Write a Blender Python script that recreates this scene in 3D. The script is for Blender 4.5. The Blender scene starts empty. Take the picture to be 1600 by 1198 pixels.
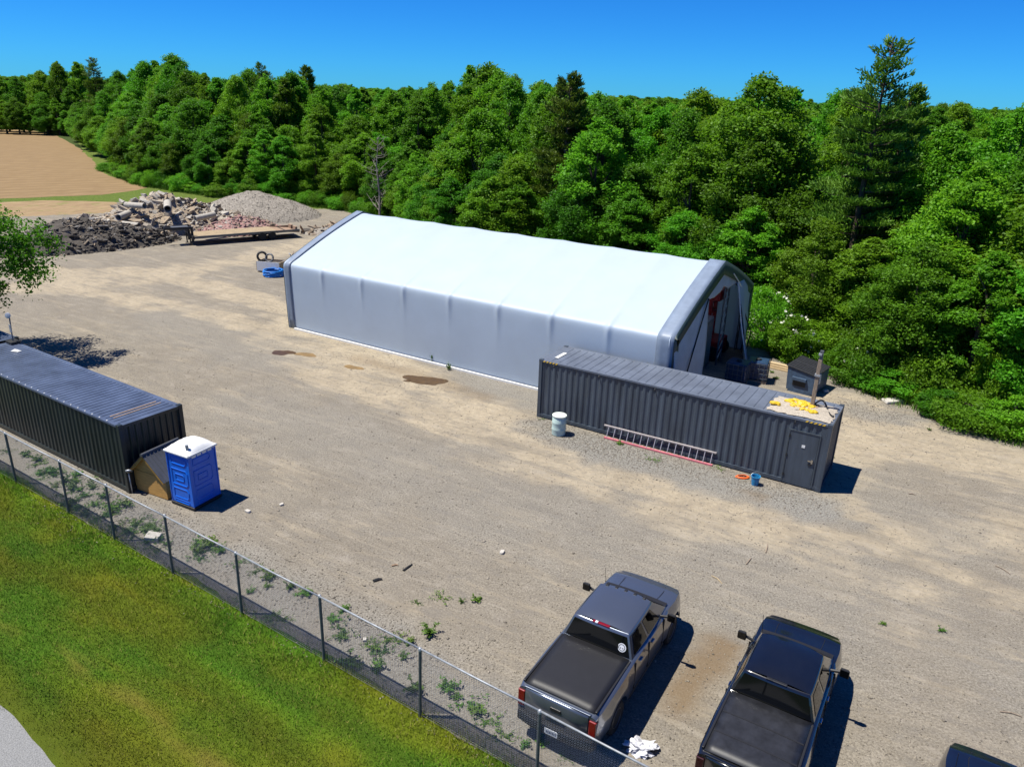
import bpy, bmesh, math, random
import numpy as np
from mathutils import Vector, Matrix
random.seed(7); rng = np.random.default_rng(7)
sc = bpy.context.scene
COL = sc.collection
# ------------------------------------------------------------------ camera
F_PX, PITCH, ROLL, HC = 1181.48, 0.36547, 0.03344, 13.53
fwd = np.array([0, math.cos(PITCH), -math.sin(PITCH)]); r0 = np.array([1., 0, 0]); u0 = np.cross(r0, fwd)
RT = math.cos(ROLL)*r0 + math.sin(ROLL)*u0; UP = -math.sin(ROLL)*r0 + math.cos(ROLL)*u0
cd = bpy.data.cameras.new('camera'); cam = bpy.data.objects.new('camera', cd); COL.objects.link(cam)
cd.sensor_width = 36; cd.lens = F_PX/1600*36; cd.clip_end = 6000; cd.clip_start = .1
cam.matrix_world = Matrix(((RT[0], UP[0], -fwd[0], 0), (RT[1], UP[1], -fwd[1], 0), (RT[2], UP[2], -fwd[2], HC), (0, 0, 0, 1)))
sc.camera = cam
# ------------------------------------------------------------------ world, sun, exposure
SUN_EL, SUN_AZ = math.radians(66), math.radians(1)       # azimuth the shadows fall towards
w = bpy.data.worlds.new('World'); sc.world = w; w.use_nodes = True
nt = w.node_tree; nt.nodes.clear()
sky = nt.nodes.new('ShaderNodeTexSky'); sky.sky_type = 'NISHITA'; sky.sun_disc = False
sky.sun_elevation = SUN_EL; sky.sun_rotation = math.radians(-90); sky.altitude = 300
sky.air_density = 0.8; sky.dust_density = 0.0; sky.ozone_density = 4.0
hs = nt.nodes.new('ShaderNodeHueSaturation'); hs.inputs['Saturation'].default_value = 1.15
mt = nt.nodes.new('ShaderNodeMix'); mt.data_type = 'RGBA'; mt.blend_type = 'MULTIPLY'; mt.inputs['Factor'].default_value = 1; mt.inputs['B'].default_value = (.085, .43, .86, 1)
bg = nt.nodes.new('ShaderNodeBackground'); bg.inputs['Strength'].default_value = 0.092
wo = nt.nodes.new('ShaderNodeOutputWorld')
nt.links.new(sky.outputs[0], hs.inputs['Color']); nt.links.new(hs.outputs[0], mt.inputs['A']); nt.links.new(mt.outputs['Result'], bg.inputs['Color']); nt.links.new(bg.outputs[0], wo.inputs[0])
sl = bpy.data.lights.new('sun', 'SUN'); sl.energy = 5.0; sl.angle = math.radians(.53); sl.color = (1, .955, .86)
so = bpy.data.objects.new('sun', sl); COL.objects.link(so)
sd = Vector((math.cos(SUN_EL)*math.cos(SUN_AZ), math.cos(SUN_EL)*math.sin(SUN_AZ), -math.sin(SUN_EL)))
so.rotation_euler = sd.to_track_quat('-Z', 'Y').to_euler(); so.location = (-20, 0, 60)
sc.view_settings.view_transform = 'Standard'; sc.view_settings.look = 'None'
sc.view_settings.exposure = 0.75; sc.view_settings.gamma = 1.0

def gp(x, y, z=0.):                      # photo pixel (1600 wide) -> point at height z
    d = fwd + RT*(x-800)/F_PX - UP*(y-599)/F_PX
    return np.array([0, 0, HC]) + (z-HC)/d[2]*d
def px(P):
    d = np.asarray(P, float)-np.array([0, 0, HC]); zz = d@fwd
    return 800+F_PX*(d@RT)/zz, 599-F_PX*(d@UP)/zz
def ztop(x, y, py):                      # height at which a point above (x,y) shows at pixel row py
    a, b = 0., 40.
    for _ in range(40):
        m = (a+b)/2
        if px((x, y, m))[1] < py: b = m
        else: a = m
    return a
# ------------------------------------------------------------------ materials
K_EXP = .84                               # base colours were judged one third of a stop brighter
def mat(name, col, rough=.6, metal=0., var=.0, vscale=4., bump=0., bscale=40., coat=0., col2=None, spec=.5, stretch=None, trans=0.):
    col = tuple(c*K_EXP for c in col); col2 = tuple(c*K_EXP for c in col2) if col2 else None
    m = bpy.data.materials.new(name); m.use_nodes = True; n = m.node_tree.nodes; L = m.node_tree.links
    b = n['Principled BSDF']; b.inputs['Roughness'].default_value = rough; b.inputs['Metallic'].default_value = metal
    b.inputs['Specular IOR Level'].default_value = spec
    b.inputs['Coat Weight'].default_value = coat; b.inputs['Coat Roughness'].default_value = .06
    tc = n.new('ShaderNodeTexCoord'); mp = n.new('ShaderNodeMapping'); L.new(tc.outputs['Object'], mp.inputs[0])
    if stretch: mp.inputs['Scale'].default_value = stretch
    nz = n.new('ShaderNodeTexNoise'); nz.inputs['Scale'].default_value = vscale; nz.inputs['Detail'].default_value = 6; nz.inputs['Roughness'].default_value = .65
    L.new(mp.outputs[0], nz.inputs['Vector'])
    mx = n.new('ShaderNodeMix'); mx.data_type = 'RGBA'
    c2 = col2 if col2 else tuple(c*(1-var) for c in col)
    mx.inputs['A'].default_value = (*c2, 1); mx.inputs['B'].default_value = (*(col if col2 else tuple(min(1, c*(1+var)) for c in col)), 1)
    rp = n.new('ShaderNodeMapRange'); rp.inputs['From Min'].default_value = .32; rp.inputs['From Max'].default_value = .68
    L.new(nz.outputs['Fac'], rp.inputs[0]); L.new(rp.outputs[0], mx.inputs['Factor'])
    L.new(mx.outputs['Result'], b.inputs['Base Color'])
    if bump:
        n2 = n.new('ShaderNodeTexNoise'); n2.inputs['Scale'].default_value = bscale; n2.inputs['Detail'].default_value = 5
        L.new(mp.outputs[0], n2.inputs['Vector'])
        bp = n.new('ShaderNodeBump'); bp.inputs['Strength'].default_value = bump; bp.inputs['Distance'].default_value = .02
        L.new(n2.outputs['Fac'], bp.inputs['Height']); L.new(bp.outputs[0], b.inputs['Normal'])
    if trans:
        o = n['Material Output']; ms = n.new('ShaderNodeMixShader'); ms.inputs[0].default_value = trans
        tr = n.new('ShaderNodeBsdfTranslucent'); L.new(mx.outputs['Result'], tr.inputs[0])
        L.new(b.outputs[0], ms.inputs[1]); L.new(tr.outputs[0], ms.inputs[2]); L.new(ms.outputs[0], o.inputs[0])
    return m
M = {}
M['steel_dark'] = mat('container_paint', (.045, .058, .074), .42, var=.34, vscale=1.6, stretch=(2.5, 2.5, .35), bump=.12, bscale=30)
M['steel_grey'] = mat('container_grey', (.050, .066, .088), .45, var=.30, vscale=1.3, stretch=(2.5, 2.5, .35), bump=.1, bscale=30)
M['steel_roof'] = mat('container_roof', (.115, .135, .175), .48, var=.22, vscale=1.2, bump=.1, bscale=24)  # sky reflection mixed into the colour; the paint is as dark as the walls
M['steel_roof_skyblue'] = mat('container_roof_skyblue', (.068, .09, .145), .42, var=.3, vscale=1.1, bump=.1, bscale=24)  # blue of the reflected sky put into the roof colour
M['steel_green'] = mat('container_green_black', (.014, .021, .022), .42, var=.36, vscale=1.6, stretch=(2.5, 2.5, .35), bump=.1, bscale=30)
M['rust'] = mat('rust', (.30, .20, .13), .85, var=.4, vscale=14)
M['black'] = mat('black_rubber', (.012, .012, .013), .6, var=.3, vscale=10)
M['yellow'] = mat('yellow_paint', (.75, .47, .02), .6, var=.25, vscale=20)
M['yellow_plastic'] = mat('yellow_plastic', (.66, .43, .015), .5, var=.2, vscale=12)
M['white'] = mat('white_paint', (.75, .75, .73), .5, var=.08, vscale=8)
M['white_plastic'] = mat('white_plastic', (.80, .80, .78), .35, var=.04, vscale=6)
M['fabric'] = mat('white_fabric', (.645, .75, .86), .5, var=.03, vscale=.6, bump=.05, bscale=1.5, trans=.38)
M['fabric_gable'] = mat('gable_fabric', (.62, .66, .72), .6, var=.1, vscale=1.2, bump=.35, bscale=1.8, trans=.3)
M['trim'] = mat('grey_fabric_trim', (.19, .24, .32), .5, var=.12, vscale=2., bump=.1, bscale=4)
M['trim_dark'] = mat('dark_fabric_trim', (.035, .06, .065), .5, var=.15, vscale=2., bump=.1, bscale=5)
M['galv'] = mat('galvanised_steel', (.42, .44, .46), .45, .45, var=.2, vscale=15)
M['galv_rail'] = mat('weathered_rail', (.30, .32, .34), .55, .3, var=.25, vscale=6)
M['galv_dark'] = mat('weathered_steel', (.13, .14, .15), .55, .4, var=.3, vscale=20)
M['blue_pp'] = mat('blue_plastic', (.003, .135, .66), .38, var=.08, vscale=3, bump=.04, bscale=60)
M['blue_hose'] = mat('blue_hose', (.01, .19, .62), .45, var=.2, vscale=9)
M['blue_bucket'] = mat('blue_bucket', (.02, .22, .45), .45, var=.15, vscale=9)
M['blue_drum'] = mat('blue_wrap', (.02, .045, .10), .35, var=.4, vscale=5, bump=.5, bscale=6)
M['dump'] = mat('dumpster_paint', (.05, .085, .14), .5, var=.3, vscale=4, bump=.1)
M['dump_lid'] = mat('dumpster_lid', (.02, .021, .024), .5, var=.3, vscale=6)
M['ply'] = mat('plywood', (.52, .29, .075), .7, var=.22, vscale=3, stretch=(1, 1, 6), bump=.1)
M['ply_trim'] = mat('pine_trim', (.42, .22, .04), .7, var=.25, vscale=4)
M['lumber'] = mat('lumber', (.50, .38, .22), .8, var=.3, vscale=3, stretch=(1, 8, 8), bump=.2)
M['grey_wood'] = mat('weathered_wood', (.28, .215, .155), .85, var=.35, vscale=5, stretch=(6, 6, 1), bump=.4)
M['deck'] = mat('deck_boards', (.33, .25, .15), .85, var=.35, vscale=1.6, stretch=(1, 6, 1), bump=.3)
M['metal_roof'] = mat('grey_metal_roof', (.085, .09, .10), .45, .2, var=.15, vscale=3)
M['mint'] = mat('mint_plastic', (.46, .60, .56), .45, var=.1, vscale=3)
M['mint_lid'] = mat('mint_lid', (.62, .68, .62), .5, var=.12, vscale=6)
M['pink'] = mat('red_fibreglass', (.56, .16, .19), .5, var=.2, vscale=5)
M['alu'] = mat('aluminium', (.55, .50, .49), .4, .5, var=.1, vscale=9)
M['orange'] = mat('orange_plastic', (.72, .13, .02), .5, var=.2, vscale=9)
M['red'] = mat('red_paint', (.36, .012, .010), .45, var=.25, vscale=7)
M['burlap'] = mat('sand_and_burlap', (.40, .35, .28), .95, var=.3, vscale=18, bump=.8, bscale=30)
M['concrete'] = mat('broken_concrete', (.36, .31, .245), .95, var=.25, vscale=3, bump=.5, bscale=14)
M['concrete_l'] = mat('pale_concrete', (.40, .37, .32), .95, var=.2, vscale=3, bump=.4, bscale=14)
M['concrete_b'] = mat('brown_concrete', (.30, .235, .165), .95, var=.25, vscale=3, bump=.5, bscale=14)
M['asphalt'] = mat('broken_asphalt', (.075, .064, .053), .95, var=.5, vscale=3, bump=.6, bscale=14)
M['asphalt_l'] = mat('grey_asphalt', (.17, .16, .15), .95, var=.3, vscale=3, bump=.5, bscale=14)
M['brick'] = mat('brick_rubble', (.30, .10, .09), .95, var=.4, vscale=8, col2=(.34, .28, .25))
M['gravel_pile'] = mat('gravel_pile', (.25, .225, .19), .98, var=.4, vscale=6, bump=1., bscale=10)
M['bark'] = mat('bark', (.085, .062, .040), .95, var=.35, vscale=9, stretch=(1, 1, .2), bump=.8, bscale=18)
M['bark_grey'] = mat('grey_dead_wood', (.27, .235, .21), .95, var=.3, vscale=9, bump=.4)
M['stone'] = mat('pale_stone', (.48, .45, .40), .95, var=.3, vscale=9)
M['plastic_bag'] = mat('white_bag', (.62, .62, .65), .4, var=.1, vscale=9, bump=.6, bscale=14)
M['glass'] = mat('dark_glass', (.003, .0035, .004), .05, spec=.35)
M['tyre'] = mat('tyre', (.018, .018, .018), .85, var=.3, vscale=20)
M['rim'] = mat('alloy_rim', (.28, .28, .29), .35, .9, var=.1)
M['light_red'] = mat('tail_lamp', (.20, .004, .005), .2, coat=.6)
M['light_smoked'] = mat('smoked_lamp', (.03, .003, .003), .2, coat=.6)
M['chrome'] = mat('chrome', (.5, .5, .52), .15, 1.)
M['plate'] = mat('plate', (.65, .67, .70), .5)
M['ink'] = mat('ink', (.02, .03, .10), .6)
M['paint_grey'] = mat('metallic_grey_paint', (.125, .145, .185), .30, .6, var=.03, vscale=40, coat=.9)
M['paint_black'] = mat('black_car_paint', (.006, .0065, .008), .25, 0, coat=1., var=.2, vscale=2)
M['paint_blue'] = mat('blue_black_car_paint', (.006, .008, .016), .25, 0, coat=1., var=.2, vscale=2)
M['vinyl'] = mat('tonneau_vinyl', (.008, .008, .010), .55, var=.15, vscale=5, bump=.1, bscale=180)
M['vinyl_dusty'] = mat('dusty_tonneau', (.012, .013, .017), .5, var=.6, vscale=3.5, bump=.1, bscale=120)
M['trim_black'] = mat('black_trim', (.012, .012, .013), .5)

# ------------------------------------------------------------------ mesh helpers
def np_mesh(name, V, Fc, material=None, smooth=False, attr=None):
    V = np.asarray(V, np.float32); Fc = np.asarray(Fc, np.int32); k = Fc.shape[1]
    me = bpy.data.meshes.new(name); me.vertices.add(len(V)); me.vertices.foreach_set('co', V.ravel())
    me.loops.add(Fc.size); me.loops.foreach_set('vertex_index', Fc.ravel())
    me.polygons.add(len(Fc)); me.polygons.foreach_set('loop_start', np.arange(0, Fc.size, k, dtype=np.int32))
    if smooth: me.polygons.foreach_set('use_smooth', np.ones(len(Fc), bool))
    if attr is not None:
        a = me.attributes.new('tint', 'FLOAT_COLOR', 'POINT'); c = np.ones((len(V), 4), np.float32); c[:, :3] = attr; a.data.foreach_set('color', c.ravel())
    me.update(calc_edges=True); me.validate()
    if material: me.materials.append(material)
    return me
class MB:
    def __init__(s): s.v = []; s.f = []
    def add(s, vs, fs):
        o = len(s.v); s.v += [tuple(map(float, p)) for p in vs]; s.f += [tuple(o+i for i in f) for f in fs]; return s
    def box(s, x0, x1, y0, y1, z0, z1):
        return s.add([(x0, y0, z0), (x1, y0, z0), (x1, y1, z0), (x0, y1, z0), (x0, y0, z1), (x1, y0, z1), (x1, y1, z1), (x0, y1, z1)],
                     [(0, 3, 2, 1), (4, 5, 6, 7), (0, 1, 5, 4), (1, 2, 6, 5), (2, 3, 7, 6), (3, 0, 4, 7)])
    def hexa(s, p):   # 8 corner points, bottom 4 then top 4
        return s.add(p, [(0, 3, 2, 1), (4, 5, 6, 7), (0, 1, 5, 4), (1, 2, 6, 5), (2, 3, 7, 6), (3, 0, 4, 7)])
    def tube(s, pts, rad, n=8, cap=True, taper=None):
        pts = [Vector(p) for p in pts]; rs = rad if isinstance(rad, (list, tuple)) else [rad]*len(pts); vs = []; fs = []
        for i, p in enumerate(pts):
            d = (pts[min(i+1, len(pts)-1)]-pts[max(i-1, 0)]).normalized()
            a = d.orthogonal().normalized() if i == 0 else (a-d*a.dot(d)).normalized()
            b = d.cross(a)
            vs += [tuple(p+(a*math.cos(2*math.pi*k/n)+b*math.sin(2*math.pi*k/n))*rs[i]) for k in range(n)]
        for i in range(len(pts)-1):
            for k in range(n): fs.append((i*n+k, i*n+(k+1) % n, (i+1)*n+(k+1) % n, (i+1)*n+k))
        if cap: fs.append(tuple(range(n-1, -1, -1))); fs.append(tuple((len(pts)-1)*n+k for k in range(n)))
        return s.add(vs, fs)
    def lathe(s, prof, n=24, c=(0, 0, 0)):
        vs = []; fs = []
        for r, z in prof: vs += [(c[0]+r*math.cos(2*math.pi*k/n), c[1]+r*math.sin(2*math.pi*k/n), c[2]+z) for k in range(n)]
        for i in range(len(prof)-1):
            for k in range(n): fs.append((i*n+k, i*n+(k+1) % n, (i+1)*n+(k+1) % n, (i+1)*n+k))
        fs.append(tuple(range(n-1, -1, -1))); fs.append(tuple((len(prof)-1)*n+k for k in range(n)))
        return s.add(vs, fs)
    def grid(s, rows):  # rows of points
        m = len(rows[0]); vs = [p for r in rows for p in r]
        return s.add(vs, [(i*m+j, i*m+j+1, (i+1)*m+j+1, (i+1)*m+j) for i in range(len(rows)-1) for j in range(m-1)])
    def build(s, name, material, parent=None, smooth=False, bevel=0, angle=None, solid=0):
        me = bpy.data.meshes.new(name); me.from_pydata(s.v, [], s.f); me.materials.append(M[material] if isinstance(material, str) else material)
        bm = bmesh.new(); bm.from_mesh(me); bmesh.ops.recalc_face_normals(bm, faces=bm.faces); bm.to_mesh(me); bm.free()
        if smooth:
            for p in me.polygons: p.use_smooth = True
            if angle: me.set_sharp_from_angle(angle=math.radians(angle))
        o = bpy.data.objects.new(name, me); COL.objects.link(o); o.parent = parent
        if solid: md = o.modifiers.new('solid', 'SOLIDIFY'); md.thickness = solid; md.offset = 0
        if bevel: md = o.modifiers.new('bevel', 'BEVEL'); md.width = bevel; md.segments = 2; md.limit_method = 'ANGLE'
        return o
def tag(o, label, cat=None, group=None, kind=None):
    if label: o['label'] = label
    if cat: o['category'] = cat
    if group: o['group'] = group
    if kind: o['kind'] = kind
    return o
def thing(name, label, cat, loc=(0, 0, 0), rz=0, group=None):
    o = bpy.data.objects.new(name, None); COL.objects.link(o); o.location = loc; o.rotation_euler = (0, 0, rz); o.empty_display_size = .3
    return tag(o, label, cat, group)
def link(name, me, parent=None, loc=(0, 0, 0), rot=(0, 0, 0), scale=(1, 1, 1)):
    o = bpy.data.objects.new(name, me); COL.objects.link(o); o.parent = parent; o.location = loc; o.rotation_euler = rot; o.scale = scale; return o
def vnoise(x, y, seed=0):
    x = np.asarray(x, float); y = np.asarray(y, float); xi = np.floor(x).astype(np.int64); yi = np.floor(y).astype(np.int64); fx = x-xi; fy = y-yi
    fx = fx*fx*(3-2*fx); fy = fy*fy*(3-2*fy)
    def h(a, b):
        n = (a*374761393+b*668265263+seed*1274126177) & 0x7fffffff; n = ((n ^ (n >> 13))*1274126177) & 0x7fffffff; return ((n ^ (n >> 16)) & 0xffff)/65535.
    return (h(xi, yi)*(1-fx)+h(xi+1, yi)*fx)*(1-fy)+(h(xi, yi+1)*(1-fx)+h(xi+1, yi+1)*fx)*fy
def fbm(x, y, s=0, o=4):
    return sum(vnoise(x*2**i, y*2**i, s+i)*.5**i for i in range(o))/sum(.5**i for i in range(o))

# ------------------------------------------------------------------ ground
FO = np.array([-17.588, 23.771]); FH = -.5743
FU = np.array([math.cos(FH), math.sin(FH)]); FV = np.array([-FU[1], FU[0]])
def st(s, t): return FO + s*FU + t*FV
def to_st(P): d = np.asarray(P)[..., :2]-FO; return d@FU, d@FV
def seg_dist(X, Y, pts):
    D = np.full(X.shape, 1e9)
    for (ax, ay), (bx, by) in zip(pts[:-1], pts[1:]):
        dx, dy = bx-ax, by-ay; t = np.clip(((X-ax)*dx+(Y-ay)*dy)/(dx*dx+dy*dy), 0, 1); D = np.minimum(D, np.hypot(X-ax-t*dx, Y-ay-t*dy))
    return D
def in_poly(X, Y, poly):
    ins = np.zeros(X.shape, bool); n = len(poly)
    for i in range(n):
        x1, y1 = poly[i]; x2, y2 = poly[(i+1) % n]
        c = ((y1 > Y) != (y2 > Y)) & (X < (x2-x1)*(Y-y1)/((y2-y1) if y2 != y1 else 1e-9)+x1); ins ^= c
    return ins
def ground_mat(name, build):
    m = bpy.data.materials.new(name); m.use_nodes = True; n = m.node_tree.nodes; L = m.node_tree.links; b = n['Principled BSDF']; b.inputs['Roughness'].default_value = .95; b.inputs['Specular IOR Level'].default_value = .15
    tc = n.new('ShaderNodeTexCoord')
    def noise(scale, detail=6, rough=.6, stretch=None, rot=0, dist=0):
        mp = n.new('ShaderNodeMapping'); L.new(tc.outputs['Object'], mp.inputs[0])
        mp.vector_type = 'TEXTURE'; mp.inputs['Rotation'].default_value = (0, 0, -rot)
        if stretch: mp.inputs['Scale'].default_value = tuple(1/k for k in stretch)
        z = n.new('ShaderNodeTexNoise'); z.inputs['Scale'].default_value = scale; z.inputs['Detail'].default_value = detail; z.inputs['Roughness'].default_value = rough; z.inputs['Distortion'].default_value = dist
        L.new(mp.outputs[0], z.inputs['Vector']); return z.outputs['Fac']
    def rng_(x, a, b_, c=0, d=1):
        r = n.new('ShaderNodeMapRange'); r.inputs['From Min'].default_value = a; r.inputs['From Max'].default_value = b_; r.inputs['To Min'].default_value = c; r.inputs['To Max'].default_value = d; L.new(x, r.inputs[0]); return r.outputs[0]
    def mix(f, A, B, mode='MIX'):
        x = n.new('ShaderNodeMix'); x.data_type = 'RGBA'; x.blend_type = mode
        for k, v in (('Factor', f), ('A', A), ('B', B)):
            if isinstance(v, tuple): x.inputs[k].default_value = (*v, 1)
            elif isinstance(v, (int, float)): x.inputs[k].default_value = v
            else: L.new(v, x.inputs[k])
        return x.outputs['Result']
    def bump(h, s, d):
        bp = n.new('ShaderNodeBump'); bp.inputs['Strength'].default_value = s; bp.inputs['Distance'].default_value = d; L.new(h, bp.inputs['Height']); L.new(bp.outputs[0], b.inputs['Normal'])
    c = build(n, L, noise, rng_, mix, bump)
    if name in ('yard_gravel', 'tilled_field', 'straw_strip', 'gravel_road'): c = mix(1.0, c, (.89, .895, .88), 'MULTIPLY')
    L.new(c, b.inputs['Base Color']); return m
def yard_build(n, L, noise, rng_, mix, bump):
    a = n.new('ShaderNodeAttribute'); a.attribute_name = 'tint'; sp = n.new('ShaderNodeSeparateColor'); L.new(a.outputs['Color'], sp.inputs[0])
    fine = noise(17, 4, .85); med = noise(5, 6, .75); big = noise(.55, 5, .6); streak = noise(.9, 7, .7, (.2, 1.2, 1), .5, .6)
    grav = mix(rng_(fine, .34, .68), (.070, .060, .048), (.40, .355, .29))
    grav = mix(rng_(med, .3, .75, 0, .45), grav, (.21, .183, .145))
    dirt = mix(rng_(med, .3, .7), (.285, .235, .168), (.455, .385, .278))
    dirt = mix(rng_(fine, .45, .8, 0, .5), dirt, (.26, .22, .17))
    md = n.new('ShaderNodeMath'); md.operation = 'ADD'; L.new(sp.outputs[0], md.inputs[0])
    s2 = n.new('ShaderNodeMath'); s2.operation = 'MULTIPLY_ADD'; L.new(streak, s2.inputs[0]); s2.inputs[1].default_value = 2.2; s2.inputs[2].default_value = -1.08
    L.new(s2.outputs[0], md.inputs[1])
    c = mix(rng_(md.outputs[0], .14, .66), grav, dirt)
    c = mix(rng_(big, .40, .68, 0, .38), c, (.16, .135, .105))
    c = mix(rng_(noise(.9, 6, .7, None, 0, 1), .56, .72, 0, .38), c, (.19, .17, .155))
    mo = noise(1.7, 7, .78, (.6, 1.2, 1), .5, .5); c = mix(rng_(mo, .50, .62, 0, .45), c, (.165, .150, .135)); c = mix(rng_(mo, .47, .36, 0, .35), c, (.34, .305, .262))
    fs = noise(1.5, 6, .75, (.07, 2.4, 1), .52, .8); c = mix(rng_(fs, .54, .68, 0, .24), c, (.37, .325, .26)); c = mix(rng_(fs, .46, .36, 0, .22), c, (.12, .103, .083))
    fs2 = noise(1.8, 6, .75, (.08, 2.2, 1), .2, .9); c = mix(rng_(fs2, .58, .70, 0, .22), c, (.115, .10, .082))
    cg = mix(rng_(fine, .36, .66), (.085, .080, .072), (.36, .345, .315)); c = mix(sp.outputs[2], c, cg)
    c = mix(sp.outputs[1], c, (.165, .112, .062))
    spk = rng_(noise(42, 2, .5), .69, .73); c = mix(spk, c, (.52, .49, .44))
    dk = rng_(noise(30, 2, .5), .31, .27, 0, .8); c = mix(dk, c, (.07, .062, .055))
    bump(fine, .9, .03); return c
M['yard'] = ground_mat('yard_gravel', yard_build)
def lawn_build(n, L, noise, rng_, mix, bump):
    a = n.new('ShaderNodeAttribute'); a.attribute_name = 'tint'
    f = noise(40, 5, .75); c = mix(rng_(f, .3, .7), (.022, .036, .006), (.085, .105, .014)); bump(f, 1., .05)
    return mix(.65, c, a.outputs['Color'])
M['lawn'] = ground_mat('lawn', lawn_build)
def floor_build(n, L, noise, rng_, mix, bump):
    f = noise(3, 6, .75); bump(f, 1., .1); return mix(rng_(f, .35, .65), (.020, .034, .008), (.055, .085, .015))
M['floor'] = ground_mat('forest_floor', floor_build)
def field_build(n, L, noise, rng_, mix, bump):
    wv = n.new('ShaderNodeTexWave'); wv.inputs['Scale'].default_value = .11; wv.inputs['Distortion'].default_value = 5; wv.inputs['Detail'].default_value = 3; wv.inputs['Detail Scale'].default_value = .5
    tc = n.new('ShaderNodeTexCoord'); mp = n.new('ShaderNodeMapping'); mp.inputs['Rotation'].default_value = (0, 0, 1.0); L.new(tc.outputs['Object'], mp.inputs[0]); L.new(mp.outputs[0], wv.inputs['Vector'])
    f = noise(1.2, 7, .7, (1, .25, 1), .5); c = mix(rng_(f, .3, .7), (.19, .125, .062), (.275, .19, .10))
    c = mix(rng_(wv.outputs['Fac'], .80, 1, 0, .4), c, (.12, .078, .042)); bump(f, .6, .1); return c
M['field'] = ground_mat('tilled_field', field_build)
def straw_build(n, L, noise, rng_, mix, bump):
    f = noise(1.3, 7, .75, (1, .3, 1), .6); c = mix(rng_(f, .3, .7), (.20, .125, .075), (.34, .255, .14)); c = mix(rng_(noise(.5, 5, .7), .55, .65, 0, .6), c, (.12, .16, .03)); return c
M['straw'] = ground_mat('straw_strip', straw_build)
def verge_build(n, L, noise, rng_, mix, bump):
    f = noise(2.5, 7, .75); bump(f, 1., .2); return mix(rng_(f, .3, .7), (.05, .085, .012), (.13, .17, .03))
M['verge'] = ground_mat('verge_grass', verge_build)
def road_build(n, L, noise, rng_, mix, bump):
    f = noise(42, 4, .8); c = mix(rng_(f, .3, .7), (.12, .12, .12), (.40, .40, .40)); bump(f, .9, .03); return c
M['road'] = ground_mat('gravel_road', road_build)

def sheet(name, pts, z, m, label, cat='ground', kind='structure'):
    mb = MB(); mb.add([(p[0], p[1], z) for p in pts], [tuple(range(len(pts)))]); return tag(mb.build(name, m), label, None, None, kind)
sheet('ground', [(-2600, -60), (2600, -60), (2600, 2600), (-2600, 2600)], -.030, 'floor', 'dark green forest floor under the trees')
GPX = lambda L_: [gp(*q)[:2] for q in L_]
def smooth_edge(pts, n=10, amp=.5, seed=0):
    out = []
    for i, (a, b) in enumerate(zip(pts, pts[1:]+pts[:1])):
        a = np.array(a); b = np.array(b); d = np.linalg.norm(b-a); k = max(2, min(n, int(d/1.5)))
        for j in range(k):
            p = a+(b-a)*j/k; out.append(p+(rng.random(2)-.5)*min(amp, d*.1))
    return out
sheet('grass_verge', smooth_edge(GPX([(-60, 322), (-60, 300), (150, 285), (120, 215), (240, 245), (345, 290), (480, 318), (560, 325), (560, 346), (300, 352), (150, 350), (-60, 362)])), -.024, 'verge', 'green grass verge between the ploughed field and the yard')
fld = GPX([(-120, 315), (40, 309), (160, 304), (215, 297), (236, 291), (225, 286), (180, 278), (158, 268), (145, 250), (128, 236), (108, 222), (85, 211), (40, 202), (-120, 196)])
sheet('field', smooth_edge(fld, 8, .6), -.018, 'field', 'brown tilled field in front of the far trees')
sheet('straw_strip', smooth_edge(GPX([(-80, 345), (-80, 319), (60, 313), (180, 316), (215, 328), (130, 342), (60, 350)]), 8, .8), -.012, 'straw', 'strip of dry straw and bare soil below the field')

YP = [(-66, -.6), (60, -.6), (60, 21), (34, 26), (27, 27.6), (21, 34), (15, 38), (-8, 38.5), (-28, 50), (-37, 57), (-47, 50), (-55, 36), (-60, 26), (-66, 18)]
ds = .35; S, T = np.meshgrid(np.arange(-66, 60, ds), np.arange(0, 58, ds), indexing='ij')
wob = (fbm(S*.5, S*0+3, 5)-.5)*.7
T2 = T+np.where(T < 1.5, (wob*.8+.16)*(1-T/1.5), 0)-.02
X = FO[0]+S*FU[0]+T2*FV[0]; Y = FO[1]+S*FU[1]+T2*FV[1]
ns, ntt = S.shape; idx = np.arange(ns*ntt).reshape(ns, ntt)
q = np.stack([idx[:-1, :-1], idx[1:, :-1], idx[1:, 1:], idx[:-1, 1:]], -1).reshape(-1, 4)
jit = (fbm(X*.4, Y*.4, 9)-.5)*2.5
ok = in_poly(S+jit*.6, T+np.where(T > 3, jit, 0), YP).ravel(); q = q[ok[q].all(1)]
track = np.zeros(X.shape)
for line, wd, amp in [([(1700, 745), (1450, 715), (1330, 690), (1310, 800), (1150, 800), (1000, 745), (850, 695), (700, 612), (560, 552), (400, 470), (250, 425), (40, 420)], 1.3, .9),
                      ([(1700, 830), (1350, 850), (1080, 820), (880, 740), (700, 660), (520, 585), (360, 500), (180, 460), (-60, 440)], 1.4, .75),
                      ([(1330, 640), (1450, 690), (1700, 760)], 1.8, .9), ([(1700, 900), (1400, 905), (1200, 880)], 1.2, .6), ([(440, 540), (560, 575), (700, 605)], .7, .8),
                      ([(1700, 1010), (1400, 980)], 1.2, .4), ([(60, 430), (200, 440), (420, 395), (520, 372)], 2.2, .7), ([(1700, 640), (1500, 610)], 1, .4)]:
    pts = GPX(line); D = seg_dist(X, Y, pts)+ (fbm(X*.7, Y*.7, 21)-.5)*1.6; track = np.maximum(track, amp*np.clip(1.5-D/wd, 0, 1))
track = np.clip(track-.55*np.clip((fbm(X*.5, Y*.5, 33)-.5)*3, 0, 1), 0, 1)
coarse = np.zeros(X.shape)
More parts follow.
